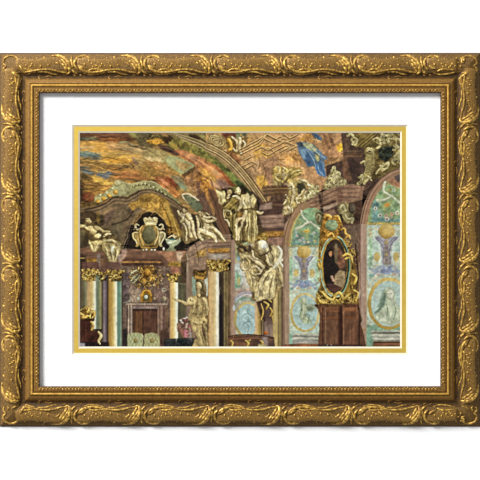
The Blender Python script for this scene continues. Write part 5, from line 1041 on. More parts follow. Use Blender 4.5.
for x, y, rx, ry in ((324, 298, 2, 1.2), (329.5, 302, 1.6, .9), (347, 301, 2.2, 1.1), (352.6, 296.6, 1.2, 2), (319.6, 293, .9, 1.8), (344.6, 296, 1, .8), (332.6, 296.6, 1, .9), (351, 287, .9, 1.8), (352.6, 268, .9, 2), (348, 248, .8, 1.6), (354.4, 301.4, 1, .8), (350.4, 278, .6, 2)): F(x, y, rx, ry, (58, 40, 22), rnd.uniform(-30, 30), .4, .85)
P([(318, 304.6), (326, 303.4), (333, 304.4), (342, 304), (350, 303), (358, 304), (358, 306), (318, 306)], (88, 56, 40), soft=.4, nz=.2, own=False)
dabs([(320, 292), (356, 292), (356, 303), (320, 303)], 26, [(246, 222, 146), (232, 196, 110)], (.3, .55), (1, 2), (0, 180), (.6, .9))
F(338, 298.5, 1.2, 1.4, (40, 26, 14), 0, .3, .9); F(341.5, 299, .6, 1.2, (40, 26, 14), 0, .3, .9); F(359.5, 294, 1.1, 4.6, (206, 200, 182), 10, .5, .6)
L([(355.5, 244), (357, 262), (358.4, 276), (356.5, 288)], 1.4, (34, 24, 20), .7)
region('gilt_crest', 'gilded crest with a sea green field crowning the oval portrait')
P([(320, 232), (322, 224), (323, 217), (326, 214), (332, 216), (337, 216), (341, 222), (340, 230), (336, 238), (330, 238), (325, 240)], (142, 98, 40), soft=.35, nz=.3, curve=True)
curls([(323, 216), (339, 217), (341, 226), (334, 238), (322, 234)], 36, ((70, 44, 14), (174, 122, 48), (228, 180, 98)), (1, 2), (.4, .8), False)
for a, r in (([(324, 218), (327, 215.4), (330, 217), (329, 220)], [1.3, 1.8, 1.6, 1]), ([(334, 217), (338, 217), (340, 222)], [1.2, 1.6, 1.1]), ([(328, 236), (332, 233.5), (334, 237)], [1.2, 1.5, 1]), ([(341, 230), (344, 229), (346, 234), (350, 236)], [1, 1.5, 1.4, 1]), ([(346, 238), (349, 236.5), (350.5, 239)], [1, 1.2, .8])):
    T(a, r, ((84, 54, 16), (196, 142, 60), (240, 200, 120)))
E(331.5, 225.2, 6.2, 5.4, ((112, 134, 96), (136, 154, 112), (150, 166, 124)), -15); dabs([(326, 221), (337, 221), (336, 229), (327, 229)], 14, [(176, 162, 96), (104, 146, 122), (160, 176, 136)], (.4, .8), (1, 2), (0, 180), (.4, .7))
region('gilt_mount', 'small olive carved leaf left of the gilded crest')
P([(315, 216), (318, 212), (322, 213), (323, 219), (321, 225), (317, 224)], (92, 82, 56), soft=.4, nz=.25, curve=True); T([(316, 218), (318, 215), (320, 217), (319, 221)], [.9, 1.3, 1.2, .8], ((70, 64, 44), (128, 120, 86), (172, 164, 124)), own=False)
L([(321.5, 226), (320.5, 236), (319.5, 248), (320, 258)], 2, (120, 88, 40), .9, own=True); dabs([(319, 226), (323, 226), (321, 258), (318.6, 258)], 26, [(196, 152, 74), (66, 46, 26), (160, 118, 54)], (.4, .7), (1, 2), (0, 180), (.6, .9))
# ---- hand-made unevenness: nudge the drawing a little inside carved and painted things, so nothing reads as ruled
ORGANIC = {'standing_group': .6, 'carved_trophy': .7, 'seated_statue': .6, 'standing_statue': .7, 'carved_scrollwork': .9, 'console': .8, 'carved_acanthus': .9, 'gilt_capital': .9, 'capital': .8, 'coat_of_arms': .3,
           'gilded_relief': .9, 'portrait': .35, 'gilt_crest': .7, 'vault_fresco': .55, 'stucco_ceiling': .2, 'blue_figure': .9, 'red_drapery': .6, 'painted_cornice': .8, 'gilded_drapery': 1.0, 'balustrade': .6,
           'niche': .35, 'painted_panel': .35, 'painted_medallion': .35, 'ribbon': .4, 'gilt_bust': .9, 'bouquet': .8, 'ceiling_cartouche': 1, 'stucco_scroll': .8, 'stucco_volute': .8, 'arch_garland': .9, 'cornice': .35, 'shield': .4, 'painted_frieze': .5}
amp = np.array([ORGANIC.get(n, .0) for n, l in REG], np.float32)[RID]
amp = blur(amp, 4)
def warp(img, ax, ay):
    yy, xx = np.mgrid[0:CH, 0:CW].astype(np.float32)
    x = np.clip(xx + ax, 0, CW - 1.001); y = np.clip(yy + ay, 0, CH - 1.001)
    xi = x.astype(int); yi = y.astype(int); fx = (x - xi)[..., None]; fy = (y - yi)[..., None]
    return (img[yi, xi] * (1 - fx) + img[yi, xi + 1] * fx) * (1 - fy) + (img[yi + 1, xi] * (1 - fx) + img[yi + 1, xi + 1] * fx) * fy
wa = vnoise(CH, CW, 16, 16, 71) * 1.6 + vnoise(CH, CW, 8, 8, 72); wb = vnoise(CH, CW, 16, 16, 73) * 1.6 + vnoise(CH, CW, 8, 8, 74)
INK = warp(INK, wa * amp * 5.0, wb * amp * 5.0).astype(np.float32)
# the painter's own strokes: each takes up the colour it starts from and drags it along
def smear(name, n, ln, wd, ang, jit=.16, al=(.35, .7), k=0):
    ids = [i for i, r in enumerate(REG) if r[0] == name]
    jj, ii = np.nonzero(np.isin(RID, ids))
    if len(jj) == 0: return
    for q in range(n):
        t = rnd.randrange(len(jj)); x = PX0 + ii[t] / SS; y = PY0 + jj[t] / SS
        c = INK[jj[t], ii[t]] * 255 * rnd.uniform(1 - jit, 1 + jit)
        a0 = math.radians(ang(x, y) + rnd.gauss(0, 9)); l = rnd.uniform(*ln); bend = rnd.gauss(0, .25)
        pts = [(x + l * u * math.cos(a0 + bend * u), y + l * u * math.sin(a0 + bend * u)) for u in (-.5, -.17, .17, .5)]
        L(pts, [.2, rnd.uniform(*wd), .2], np.clip(c, 0, 255), rnd.uniform(*al), .3)
def flow(x, y):
    if y > 192: return -20 + 14 * math.sin(x / 9)
    return (4 + 6 * math.sin(x / 13 + y / 7)) if x < 126 else 8 + (x - 126) * .42
smear('vault_fresco', 520, (5, 18), (.5, 1.4), flow, .22)
smear('painted_cornice', 130, (3, 9), (.5, 1.2), lambda x, y: 50 + 30 * math.sin(x / 4 + y / 6), .24)
smear('red_drapery', 70, (5, 14), (.5, 1.2), lambda x, y: 36, .16)
smear('arch_garland', 110, (2, 5), (.5, 1.1), lambda x, y: 36 + 40 * math.sin(x), .2)
smear('stucco_ceiling', 300, (3, 9), (.5, 1.2), lambda x, y: (-28 if math.sin(x / 5 + y / 4) > 0 else 62), .2)
smear('gilded_drapery', 120, (3, 8), (.5, 1.1), lambda x, y: (70 if x > 160 else -20 + 60 * math.sin(x / 2)), .25)
smear('blue_figure', 50, (3, 8), (.5, 1.0), lambda x, y: 58, .22)
smear('upper_bay', 120, (3, 9), (.5, 1.2), lambda x, y: 90 if x < 366 else -40, .22)
smear('cornice', 220, (5, 16), (.5, 1.2), lambda x, y: (-22 if x < 118 else -32 if x < 146 else 34 if x < 200 else -14), .14)
smear('portal_wall', 160, (1.5, 5), (.5, 1.1), lambda x, y: 180 * math.sin(x * 3 + y), .26)
smear('doorway', 90, (3, 10), (.4, .9), lambda x, y: 90, .2)
smear('entablature', 260, (4, 12), (.4, 1.0), lambda x, y: -3, .2)
smear('wall_recess', 120, (3, 9), (.5, 1.1), lambda x, y: 90, .2)
smear('pilaster', 220, (5, 16), (.4, 1.0), lambda x, y: 90 if y > 240 else 66, .12)
smear('column', 130, (6, 20), (.4, .9), lambda x, y: 90, .08)
smear('niche', 220, (1.5, 4.5), (.4, .9), lambda x, y: 180 * math.sin(x * 2 + y * 3), .24)
smear('painted_panel', 520, (1.5, 5), (.4, .9), lambda x, y: 180 * math.sin(x * 2 + y * 3), .2)
smear('painted_medallion', 200, (1.5, 5), (.4, .9), lambda x, y: 60 + 60 * math.sin(x + y), .14)
smear('pedestal', 120, (4, 14), (.4, 1.0), lambda x, y: 90, .2)
smear('arch_moulding', 60, (6, 16), (.4, .8), lambda x, y: 90 if y > 235 else -58, .1)
smear('standing_group', 120, (1.5, 5), (.4, .9), lambda x, y: 90 + 40 * math.sin(x + y), .35)
smear('carved_trophy', 160, (1.5, 5), (.4, .9), lambda x, y: 110 + 60 * math.sin(x + y), .35)
smear('seated_statue', 150, (1.5, 4), (.4, .9), lambda x, y: 90 + 90 * math.sin(x + y), .35)
smear('standing_statue', 90, (2, 6), (.4, .9), lambda x, y: 80 + 30 * math.sin(x + y), .3)
# feigned coffers on the plaster
for k in range(3):
    key([(239 + k * 1.3, 149.5 + k * 2.0), (256 + k * 2.0, 140.5 + k * 2), (267, 134)])
key([(244, 160), (252, 156), (250, 153.5)]); key([(242, 166), (252, 161), (257, 164)]); key([(245, 168.5), (253, 164.5)])
key([(255, 150), (262, 146.5), (268, 150), (275, 146)]); key([(262, 152), (268, 155), (279, 148.5)])
key([(267, 134), (275, 139), (280, 136), (286, 139)]); key([(264, 138), (274, 143), (283, 138)]); key([(268, 134.5), (285, 143), (294, 138.5)])
key([(276, 146), (285, 141), (297, 146)]); key([(278, 149), (286, 145), (296, 150)]); key([(280, 151.5), (288, 147.5), (292, 150)])
key([(284, 134), (290, 138), (297, 134.5)]); key([(288, 150), (296, 146)])
# surface grain of the carved and painted things
g1 = vnoise(CH, CW, 7, 7, 81) + vnoise(CH, CW, 4, 4, 82) * .8
INK = np.clip(INK * (1 + g1[..., None] * (.07 + .10 * amp[..., None])), 0, 1)
# random tone mottle, strongest on carved things, then warm colours made less blue
MOTTLE = {'standing_group': .2, 'carved_trophy': .2, 'seated_statue': .18, 'standing_statue': .14, 'carved_scrollwork': .16, 'console': .2, 'carved_acanthus': .16, 'gilt_capital': .2, 'capital': .2, 'stucco_ceiling': .07, 'portrait': .12,
          'gilded_relief': .3, 'gilt_bust': .3, 'gilt_crest': .2, 'coat_of_arms': .15, 'portal_wall': .12, 'doorway': .12, 'vault_fresco': .08, 'painted_cornice': .12, 'red_drapery': .1, 'painted_panel': .07, 'niche': .1, 'painted_medallion': .06, 'entablature': .12, 'wall_recess': .1, 'upper_bay': .15, 'cornice': .1, 'arch_rib': .1, 'pedestal': .1}
mot = blur(np.array([MOTTLE.get(n, .04) for n, l in REG], np.float32)[RID], 4)
g2 = vnoise(CH, CW, 15, 15, 91) * 1.2 + vnoise(CH, CW, 9, 9, 92)
INK = np.clip(INK * (1 + (g2 * mot * 1.5)[..., None]), 0, 1)
warm = np.clip((INK[..., 0] - INK[..., 1]) * 8, 0, 1)
INK[..., 2] *= 1 - .045 * warm; INK[..., 1] *= 1 + .015 * warm
INK = np.clip(INK, 0, 1)
# faded pigments of the vault, then the crispness of a photographic print
FADE = {'vault_fresco': .16, 'painted_cornice': .2, 'stucco_ceiling': .16, 'red_drapery': .14, 'gilded_drapery': .16, 'arch_garland': .15, 'blue_figure': .12, 'gilded_relief': .12, 'painted_panel': .12, 'niche': .1, 'portrait': .1}
fd = blur(np.array([FADE.get(n, .03) for n, l in REG], np.float32)[RID], 4)[..., None]
lum = (INK * np.array((.3, .55, .15), np.float32)).sum(-1, keepdims=True)
INK = INK + (lum * np.array((1.05, 1.0, .9), np.float32) - INK) * fd
PIGMENT = {'stucco_ceiling': 1.08, 'ribbon': 1.06, 'vase': 1.2, 'arch_rib': 1.06}
INK = INK * blur(np.array([PIGMENT.get(n, 1.0) for n, l in REG], np.float32)[RID], 3)[..., None]
soft = np.stack([blur(INK[..., k], 4) for k in range(3)], -1)
INK = np.clip(INK + .5 * (INK - soft), 0, 1).astype(np.float32)
WORLD, KEY, INK_GAIN = 0.36, 980.0, 0.76
# ================================================================== the scene
import bpy, bmesh
from mathutils import Vector

U = 0.002                                   # one sheet unit is 2 mm
def wx(px): return (px - 240.0) * U
def wz(py): return (240.0 - py) * U

SC = bpy.context.scene
COL = SC.collection

def lin(c):
    c = np.asarray(c, np.float32)
    return np.where(c <= 0.04045, c / 12.92, ((c + 0.055) / 1.055) ** 2.4)
def rgb(r, g, b): return tuple(float(v) for v in lin(np.array((r, g, b)) / 255.0)) + (1.0,)

def material(name, c, rough=.5, metal=0.0, c2=None, scale=60, bump=0.0, bscale=400, spec=.5, lo=.35, hi=.65):
    m = bpy.data.materials.new(name); m.use_nodes = True
    nt = m.node_tree; b = nt.nodes['Principled BSDF']
    b.inputs['Roughness'].default_value = rough; b.inputs['Metallic'].default_value = metal
    b.inputs['Specular IOR Level'].default_value = spec; b.inputs['Base Color'].default_value = c
    tc = nt.nodes.new('ShaderNodeTexCoord')
    if c2:
        n = nt.nodes.new('ShaderNodeTexNoise'); n.inputs['Scale'].default_value = scale; n.inputs['Detail'].default_value = 5
        r = nt.nodes.new('ShaderNodeValToRGB'); r.color_ramp.elements[0].position = lo; r.color_ramp.elements[1].position = hi
        r.color_ramp.elements[0].color = c; r.color_ramp.elements[1].color = c2
        nt.links.new(tc.outputs['Object'], n.inputs['Vector']); nt.links.new(n.outputs['Fac'], r.inputs['Fac']); nt.links.new(r.outputs['Color'], b.inputs['Base Color'])
    if bump:
        n = nt.nodes.new('ShaderNodeTexNoise'); n.inputs['Scale'].default_value = bscale; n.inputs['Detail'].default_value = 3
        k = nt.nodes.new('ShaderNodeBump'); k.inputs['Strength'].default_value = bump; k.inputs['Distance'].default_value = .001
        nt.links.new(tc.outputs['Object'], n.inputs['Vector']); nt.links.new(n.outputs['Fac'], k.inputs['Height']); nt.links.new(k.outputs['Normal'], b.inputs['Normal'])
    return m

def link(name, mesh, mats, parent=None, label=None):
    o = bpy.data.objects.new(name, mesh); COL.objects.link(o)
    for m in (mats if isinstance(mats, (list, tuple)) else [mats]):
        if mesh.materials.find(m.name) < 0: mesh.materials.append(m)
    if parent: o.parent = parent
    if label: o['label'] = label
    return o

def from_bm(name, bm, mats, parent=None, label=None, smooth=False):
    bmesh.ops.recalc_face_normals(bm, faces=bm.faces)
    me = bpy.data.meshes.new(name); bm.to_mesh(me); bm.free()
    if smooth: me.shade_smooth()
    return link(name, me, mats, parent, label)

# ---- materials
M_WALL = material('white_wall_paint', rgb(246, 246, 246), .9, c2=rgb(250, 250, 250), scale=8, bump=.02, bscale=300)
M_MAT = material('white_mat_board', rgb(250, 250, 250), .95, c2=rgb(253, 253, 253), scale=40, spec=.1)
M_CORE = material('cream_board_core', rgb(220, 208, 184), .9, c2=rgb(226, 216, 194), scale=90, spec=.1)
M_GOLDMAT = material('gold_foil_board', rgb(228, 194, 84), .55, .8, c2=rgb(232, 200, 92), scale=140, bump=.05, bscale=900)
M_GROUND = material('antique_gold_ground', rgb(80, 56, 18), .55, .35, c2=rgb(142, 106, 46), scale=520, bump=.6, bscale=700, lo=.38, hi=.7)
M_BODY = material('antique_gold_relief', rgb(104, 74, 28), .5, .4, c2=rgb(168, 128, 60), scale=520, bump=.6, bscale=700, lo=.38, hi=.7)
M_COVE = material('shade_toned_cove', rgb(56, 36, 6), .5, .4, c2=rgb(88, 60, 16), scale=160, bump=.2, bscale=600)  # cove and groove colour darkened to stand in for shade in the recess
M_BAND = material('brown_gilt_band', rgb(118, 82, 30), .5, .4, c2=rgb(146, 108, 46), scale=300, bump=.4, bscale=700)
M_LEAF = material('bright_gold_leaf', rgb(142, 104, 42), .46, .4, c2=rgb(236, 194, 92), scale=200, bump=.4, bscale=500, lo=.44, hi=.68)
M_BUD = material('worn_bright_gold', rgb(210, 164, 72), .4, .5, c2=rgb(246, 208, 108), scale=300, bump=.2, bscale=600)
M_BEAD = material('gold_bead', rgb(184, 136, 56), .42, .5, c2=rgb(226, 180, 84), scale=220, bump=.2, bscale=600)
M_ROPE = material('gold_rope', rgb(136, 98, 38), .46, .4, c2=rgb(206, 162, 76), scale=260, bump=.2, bscale=600)
M_EDGE = material('dark_edge', rgb(70, 50, 26), .6, .3, c2=rgb(92, 66, 34), scale=200)
M_PAPER = material('print_paper', rgb(236, 230, 216), .8, c2=rgb(240, 234, 222), scale=50, spec=.2)

def ink_material():
    m = bpy.data.materials.new('printed_ink'); m.use_nodes = True
    nt = m.node_tree; b = nt.nodes['Principled BSDF']
    a = nt.nodes.new('ShaderNodeVertexColor'); a.layer_name = 'ink'
    nt.links.new(a.outputs['Color'], b.inputs['Base Color'])
    b.inputs['Roughness'].default_value = .9; b.inputs['Specular IOR Level'].default_value = .04
    return m
M_INK = ink_material()

# ---- the wall
bm = bmesh.new()
vs = [bm.verts.new(p) for p in ((-3, 0, -2.2), (3, 0, -2.2), (3, 0, 2.2), (-3, 0, 2.2), (-3, .1, -2.2), (3, .1, -2.2), (3, .1, 2.2), (-3, .1, 2.2))]
for f in ((0, 1, 2, 3), (5, 4, 7, 6), (4, 0, 3, 7), (1, 5, 6, 2), (3, 2, 6, 7), (4, 5, 1, 0)): bm.faces.new([vs[i] for i in f])
wall = from_bm('wall_back', bm, M_WALL); wall['kind'] = 'structure'; wall['label'] = 'plain white wall behind the framed print'

# ---- the framed print
root = bpy.data.objects.new('framed_print', None); COL.objects.link(root)
root['label'] = 'ornate gold framed print of a baroque hall, white matted, hanging on the white wall'
root['category'] = 'framed picture'
FX0, FX1, FY0, FY1 = -0.6, 480.6, 52.8, 426.6

# profile: (distance in from the outer edge, height off the wall in mm, material)
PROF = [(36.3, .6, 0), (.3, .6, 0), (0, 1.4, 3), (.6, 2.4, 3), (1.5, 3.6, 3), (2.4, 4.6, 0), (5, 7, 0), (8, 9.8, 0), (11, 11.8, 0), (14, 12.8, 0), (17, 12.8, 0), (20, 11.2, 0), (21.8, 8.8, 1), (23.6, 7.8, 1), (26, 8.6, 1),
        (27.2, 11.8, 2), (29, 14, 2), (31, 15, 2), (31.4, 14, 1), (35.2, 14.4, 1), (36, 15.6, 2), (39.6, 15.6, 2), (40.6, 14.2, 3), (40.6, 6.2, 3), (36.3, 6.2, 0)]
def height(d):
    q = [(p[0], p[1]) for p in PROF[2:23]]
    return float(np.interp(d, [v[0] for v in q], [v[1] for v in q]))

# rail space (s along from the reference corner, d inward, h outward in mm) -> world
W_, H_ = FX1 - FX0, FY1 - FY0
RAILS = {'top': (W_, lambda s, d, h: (wx(FX0 + s), -h * .001, wz(FY0 + d))),
         'bottom': (W_, lambda s, d, h: (wx(FX0 + s), -h * .001, wz(FY1 - d))),
         'left': (H_, lambda s, d, h: (wx(FX0 + d), -h * .001, wz(FY0 + s))),
         'right': (H_, lambda s, d, h: (wx(FX1 - d), -h * .001, wz(FY0 + s)))}

def rail_mesh(side):
    ln, f = RAILS[side]
    bm = bmesh.new(); loops = []
    for end in (0, 1):
        loops.append([bm.verts.new(f(d if end == 0 else ln - d, d, h)) for d, h, m in PROF])
    n = len(PROF)
    for i in range(n):
        j = (i + 1) % n
        fc = bm.faces.new((loops[0][i], loops[0][j], loops[1][j], loops[1][i])); fc.material_index = PROF[j][2]
    bm.faces.new(loops[0]); bm.faces.new(list(reversed(loops[1])))
    return bm

def tube(bm, f, pts, radii, lift=.3, flat=.8, seg=8, ground=True, closed_ends=True):
    """carved stem: pts in (s, d), radii in sheet units"""
    p = spline(pts, False, 4); n = len(p)
    rr = np.interp(np.linspace(0, 1, n), np.linspace(0, 1, len(radii)), radii)
    rings = []
    for i in range(n):
        a = p[max(0, i - 1)]; b = p[min(n - 1, i + 1)]
        t = (b - a) / (np.linalg.norm(b - a) + 1e-9); nx, ny = -t[1], t[0]
        base = height(p[i][1]); r = rr[i]; ring_ = []
        for k in range(seg):
            an = 2 * math.pi * k / seg
            o = math.cos(an) * r; h = base + (math.sin(an) * r * flat + lift * r) * 2.0
            ring_.append(bm.verts.new(f(p[i][0] + nx * o, p[i][1] + ny * o, h)))
        rings.append(ring_)
    for i in range(n - 1):
        for k in range(seg):
            q = (k + 1) % seg
            bm.faces.new((rings[i][k], rings[i][q], rings[i + 1][q], rings[i + 1][k]))
    bm.faces.new(rings[0]); bm.faces.new(list(reversed(rings[-1])))

def drop(bm, f, s, d, r, r2=None):
    tube(bm, f, [(s - (r2 or r), d), (s, d), (s + (r2 or r), d)], [r * .7, r * 1.5, r * .6], .6, 1.0, 8)

LEAF = [([(49, 3.0), (56, 3.2), (62, 5.6), (66.8, 10.6), (69, 18)], [.3, 1.0, 1.5, 1.5, .9]),
        ([(51, 5), (57, 5.6), (61.6, 8.8), (64, 12.4)], [.3, .9, 1.2, .4]), ([(56, 5.8), (61.4, 9), (65.2, 13.2), (66, 17)], [.4, 1., 1.2, .4]),
        ([(54, 7.4), (58.6, 9), (60.6, 12.8)], [.3, 1.0, .35]), ([(58, 10), (61.6, 12.6), (62.6, 16)], [.3, 1.1, .4]), ([(61, 13), (63.6, 16), (65.2, 19.6)], [.4, 1.1, .6]),
        ([(66.8, 12.5), (67.8, 16.5), (67, 20.8)], [.6, 1.1, .5]), ([(52, 9.4), (56, 11), (57.6, 13.6)], [.3, .7, .3]), ([(47, 5.4), (53, 5), (58, 8)], [.2, .5, .3])]
BODY = [([(5, 9), (14, 11), (24, 12.4), (36, 12.2), (48, 10.4), (57, 10), (63, 12), (66, 16)], [3.6, 6, 6.4, 6, 5.6, 5.2, 4.4, 2])]
SCROLL = [([(6.5, 17.5), (3.4, 13.5), (3.2, 9), (6.5, 5), (11.5, 3.4), (16, 4.6), (18.4, 7.6), (17.4, 10.2)], [.5, .9, 1.0, 1., 1., 1.1, 1.2, .7]),
          ([(9.5, 4.8), (13.2, 5.2), (15.5, 8)], [.3, .7, .4])]
TICK = [([(.2, 3.2), (-.4, 8), (.8, 13), (0, 17)], [.4, .8, .9, .4]), ([(0, 17), (3, 20), (6.5, 21.6)], [.5, .9, .3]), ([(1, 17), (-3, 20.6), (-6, 21.5)], [.4, .8, .3])]
STEM = [([(6.6, 12.6), (8.6, 16), (13, 18.6), (21, 20), (30, 18.8), (40, 17.2), (50, 17.4), (58, 19.4), (66, 20.6)], [.4, 1.0, 1.1, 1.0, .8, .7, .7, .7, .5]),
        ([(7.5, 13.2), (11, 15.5), (14, 16.5)], [.5, 1.0, .4]), ([(15.5, 19), (21, 16.8), (28, 17.2), (35, 18)], [.3, .8, .7, .3]), ([(12, 20.4), (18, 22), (26, 21.4), (34, 19.6)], [.3, .6, .6, .3]),
        ([(36, 19.6), (44, 19.6), (50, 21.4), (56, 22)], [.3, .6, .6, .3])]
BUDS = [(13, 12, .9), (20, 11.4, .8), (29, 13.6, .75), (33.5, 13.4, .6), (39, 13.8, .8), (46.5, 12.6, .7), (23, 6.2, .7), (39.4, 6, .6), (45.8, 7.6, .55), (17, 8.4, 1.0), (24.5, 13, .8), (27.5, 15, .7), (26.5, 10, .75), (30.5, 11.5, .9), (32, 7.6, .7), (36.5, 10.2, .7), (35, 5.6, .6), (21.5, 14.4, .7)]
COVE = [([(38.5, 23.2), (36.8, 25), (38.6, 26.6), (40.6, 25.2)], [.4, .7, .7, .4]), ([(43, 24.6), (47, 23.6), (51, 24.8)], [.4, .8, .4]), ([(45, 26.2), (49, 26.6)], [.5, .5]), ([(2, 22.4), (5.5, 24.2)], [.7, .4]), ([(8, 22.2), (11, 23.6)], [.6, .4]), ([(61, 22.2), (65, 23.2)], [.6, .4])]

def motif(bm, f, s0, k, corner=False, leaf=True, cut=None):
    g = lambda s, d, h: f(s, d, h)
    def put_(pts, r, lift=.6, flat=1.0):
        q = [(s0 + s * k, d) for s, d in pts]
        if cut is not None and max(a for a, b in q) > cut: return
        tube(bm, g, q, [v * 1.4 for v in r], lift=lift * .7, flat=flat * .75)
    for pts, r in (LEAF if leaf else []): put_(pts, r, lift=.7, flat=.9)
    for pts, r in STEM: put_(pts if not corner else [(max(s, 8 + d * .75), d) for s, d in pts], r)
    if not corner:
        for pts, r in SCROLL + TICK: put_(pts, r)
    for s, d, r in BUDS:
        if corner and s < 22: continue
        if cut is not None and s0 + s * k > cut: continue
        n0 = len(bm.faces); drop(bm, g, s0 + s * k, d, r); bm.faces.ensure_lookup_table()
        for fc in bm.faces[n0:]: fc.material_index = 1
    put_([(42.4, 3.8), (42.6, 6.4), (42.2, 9)], [.7, 1.0, .7])

def cove_leaf(bm, f, s0, k, cut=None, corner=False):
    for pts, r in COVE:
        q = [(s0 + s * k, d) for s, d in pts]
        if corner and min(s for s, d in pts) < 30: continue
        if cut is not None and max(a for a, b in q) > cut: continue
        tube(bm, f, q, r, lift=.35)

P_H = 69.8
for side in ('top', 'left', 'bottom', 'right'):
    ln, f = RAILS[side]
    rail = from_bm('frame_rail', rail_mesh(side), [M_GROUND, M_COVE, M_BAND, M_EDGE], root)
    # smooth bead along the rail
    bm = bmesh.new()
    A, B = 33.2, ln - 33.2
    n = 2; prev = None
    for e in (0, 1):
        loop = []
        for q in range(9):
            an = math.pi * q / 8; d = 33.0 - 1.3 * math.cos(an); h = 14 + 2.8 * math.sin(an)
            loop.append(bm.verts.new(f(d if e == 0 else ln - d, d, h)))
        if prev:
            for q in range(8): bm.faces.new((prev[q], prev[q + 1], loop[q + 1], loop[q]))
        prev = loop
    from_bm('bead', bm, M_BEAD, rail, smooth=True)
    # carved rope along the sight edge
    bm = bmesh.new(); s = 41.0; i = 0; r_ = random.Random(5)
    while s < ln - 42.5:
        w_ = r_.uniform(.7, 1.05)
        tube(bm, f, [(s - 1.0, 38.6), (s, 37.9), (s + 1.1, 37.6)], [.45, w_, .5], .25, .8, 6)
        if i % 3 != 1: tube(bm, f, [(s + .6, 39.6), (s + 1.9, 39.3)], [.5, .55], .1, .7, 6)
        s += r_.uniform(2.9, 3.6); i += 1
    e = from_bm('rope_edge', bm, M_ROPE, rail, smooth=True); e['kind'] = 'stuff'
    # leaf scrolls
    starts = [2.8 + P_H * j for j in range(7)] if side in ('top', 'bottom') else [1.8 + 69.6 * j for j in range(6)]
    for j, s0 in enumerate(starts):
        first = j == 0; last = j == len(starts) - 1
        cut = ln - 17 if last else None
        if last and side in ('left', 'right'): continue
        bm = bmesh.new(); motif(bm, f, s0, 1.0, corner=first, leaf=not last, cut=cut)
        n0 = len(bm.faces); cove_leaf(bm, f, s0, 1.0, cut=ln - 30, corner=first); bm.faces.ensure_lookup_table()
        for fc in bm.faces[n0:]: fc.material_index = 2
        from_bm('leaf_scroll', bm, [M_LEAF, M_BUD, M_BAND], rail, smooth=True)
        bm_b = bmesh.new()
        for pts, r in BODY:
            q = [(s0 + p_, d_) for p_, d_ in pts if (not first or p_ > 12) and (cut is None or s0 + p_ < cut)]
            if len(q) > 2: tube(bm_b, f, q, r[-len(q):] if first else r[:len(q)], lift=.0, flat=.14, seg=12)
        from_bm('leaf_body', bm_b, M_BODY, rail, smooth=True)
    if side in ('top', 'bottom'):
        for e in (0, 1):
            g = (lambda s, d, h: f(s, d, h)) if e == 0 else (lambda s, d, h: f(ln - s, d, h))
            bm = bmesh.new()
            def hh(s, d): return height(min(s, d))
            def ctube(pts, rr):
                n0 = len(bm.verts)
                tube(bm, lambda s, d, h: g(s, d, h - height(d) + hh(s, d)), pts, rr)
            ctube([(5, 20), (4, 16.5), (6.8, 13.5), (4.2, 11), (5, 6.4), (9, 3.8), (14, 3.4), (18.5, 6), (19, 9.6), (16.8, 10.6)], [.5, 1, .9, .9, 1, 1, 1.1, 1.2, 1.1, .7])
            ctube([(12, 17.5), (16, 20), (19.5, 20.5)], [.5, .9, .4]); ctube([(8, 16), (9.5, 18.6), (8.4, 21)], [.5, .9, .5])
            from_bm('corner_scroll', bm, M_LEAF, rail, smooth=True)

# ---- boards
def board(name, ox0, oy0, ox1, oy1, ix0, iy0, ix1, iy1, h0, h1, m, parent, label=None, hole=None):
    """flat board with a window; heights in mm"""
    bm = bmesh.new()
    o = [(ox0, oy0), (ox1, oy0), (ox1, oy1), (ox0, oy1)]; i = [(ix0, iy0), (ix1, iy0), (ix1, iy1), (ix0, iy1)]; b = hole or i
    V = lambda q, h: [bm.verts.new((wx(x), -h * .001, wz(y))) for x, y in q]
    of, if_, ob, ib = V(o, h1), V(i, h1), V(o, h0), V(b, h0)
    for k in range(4):
        j = (k + 1) % 4
        bm.faces.new((of[k], of[j], if_[j], if_[k])); bm.faces.new((ob[k], ob[j], ib[j], ib[k]))
        bm.faces.new((of[k], of[j], ob[j], ob[k])); bm.faces.new((if_[k], if_[j], ib[j], ib[k]))
    return from_bm(name, bm, m, parent, label)

def bevel(ix0, iy0, ix1, iy1, jx0, jy0, jx1, jy1, h1, h0, m, parent):
    bm = bmesh.new()
    a = [(ix0, iy0), (ix1, iy0), (ix1, iy1), (ix0, iy1)]; b = [(jx0, jy0), (jx1, jy0), (jx1, jy1), (jx0, jy1)]
    V = lambda q, h: [bm.verts.new((wx(x), -h * .001, wz(y))) for x, y in q]
    A, B = V(a, h1), V(b, h0); C, D = V(a, h0 - .02), V(b, h0 - .02)
    for k in range(4):
        j = (k + 1) % 4
        bm.faces.new((A[k], A[j], B[j], B[k])); bm.faces.new((A[k], A[j], C[j], C[k])); bm.faces.new((C[k], C[j], D[j], D[k])); bm.faces.new((B[k], B[j], D[j], D[k]))
    return from_bm('bevel', bm, m, parent, 'cream bevelled edge')

OX0, OY0, OX1, OY1 = FX0 + 36.8, FY0 + 36.8, FX1 - 36.8, FY1 - 36.8
mat = board('mat_board', OX0, OY0, OX1, OY1, 72.2, 124.7, 408, 354.9, 3.9, 5.8, M_MAT, root, 'white mat board')
bevel(72.2, 124.7, 408, 354.9, 74.2, 126.7, 406, 352.9, 5.8, 3.95, M_CORE, mat)
gm = board('inner_mat', OX0, OY0, OX1, OY1, 78.3, 131.2, 401.7, 348.3, 2.4, 3.85, M_GOLDMAT, root, 'gold foil inner mat')
bevel(78.3, 131.2, 401.7, 348.3, 79.9, 132.9, 400.1, 346.6, 3.85, 2.45, M_CORE, gm)

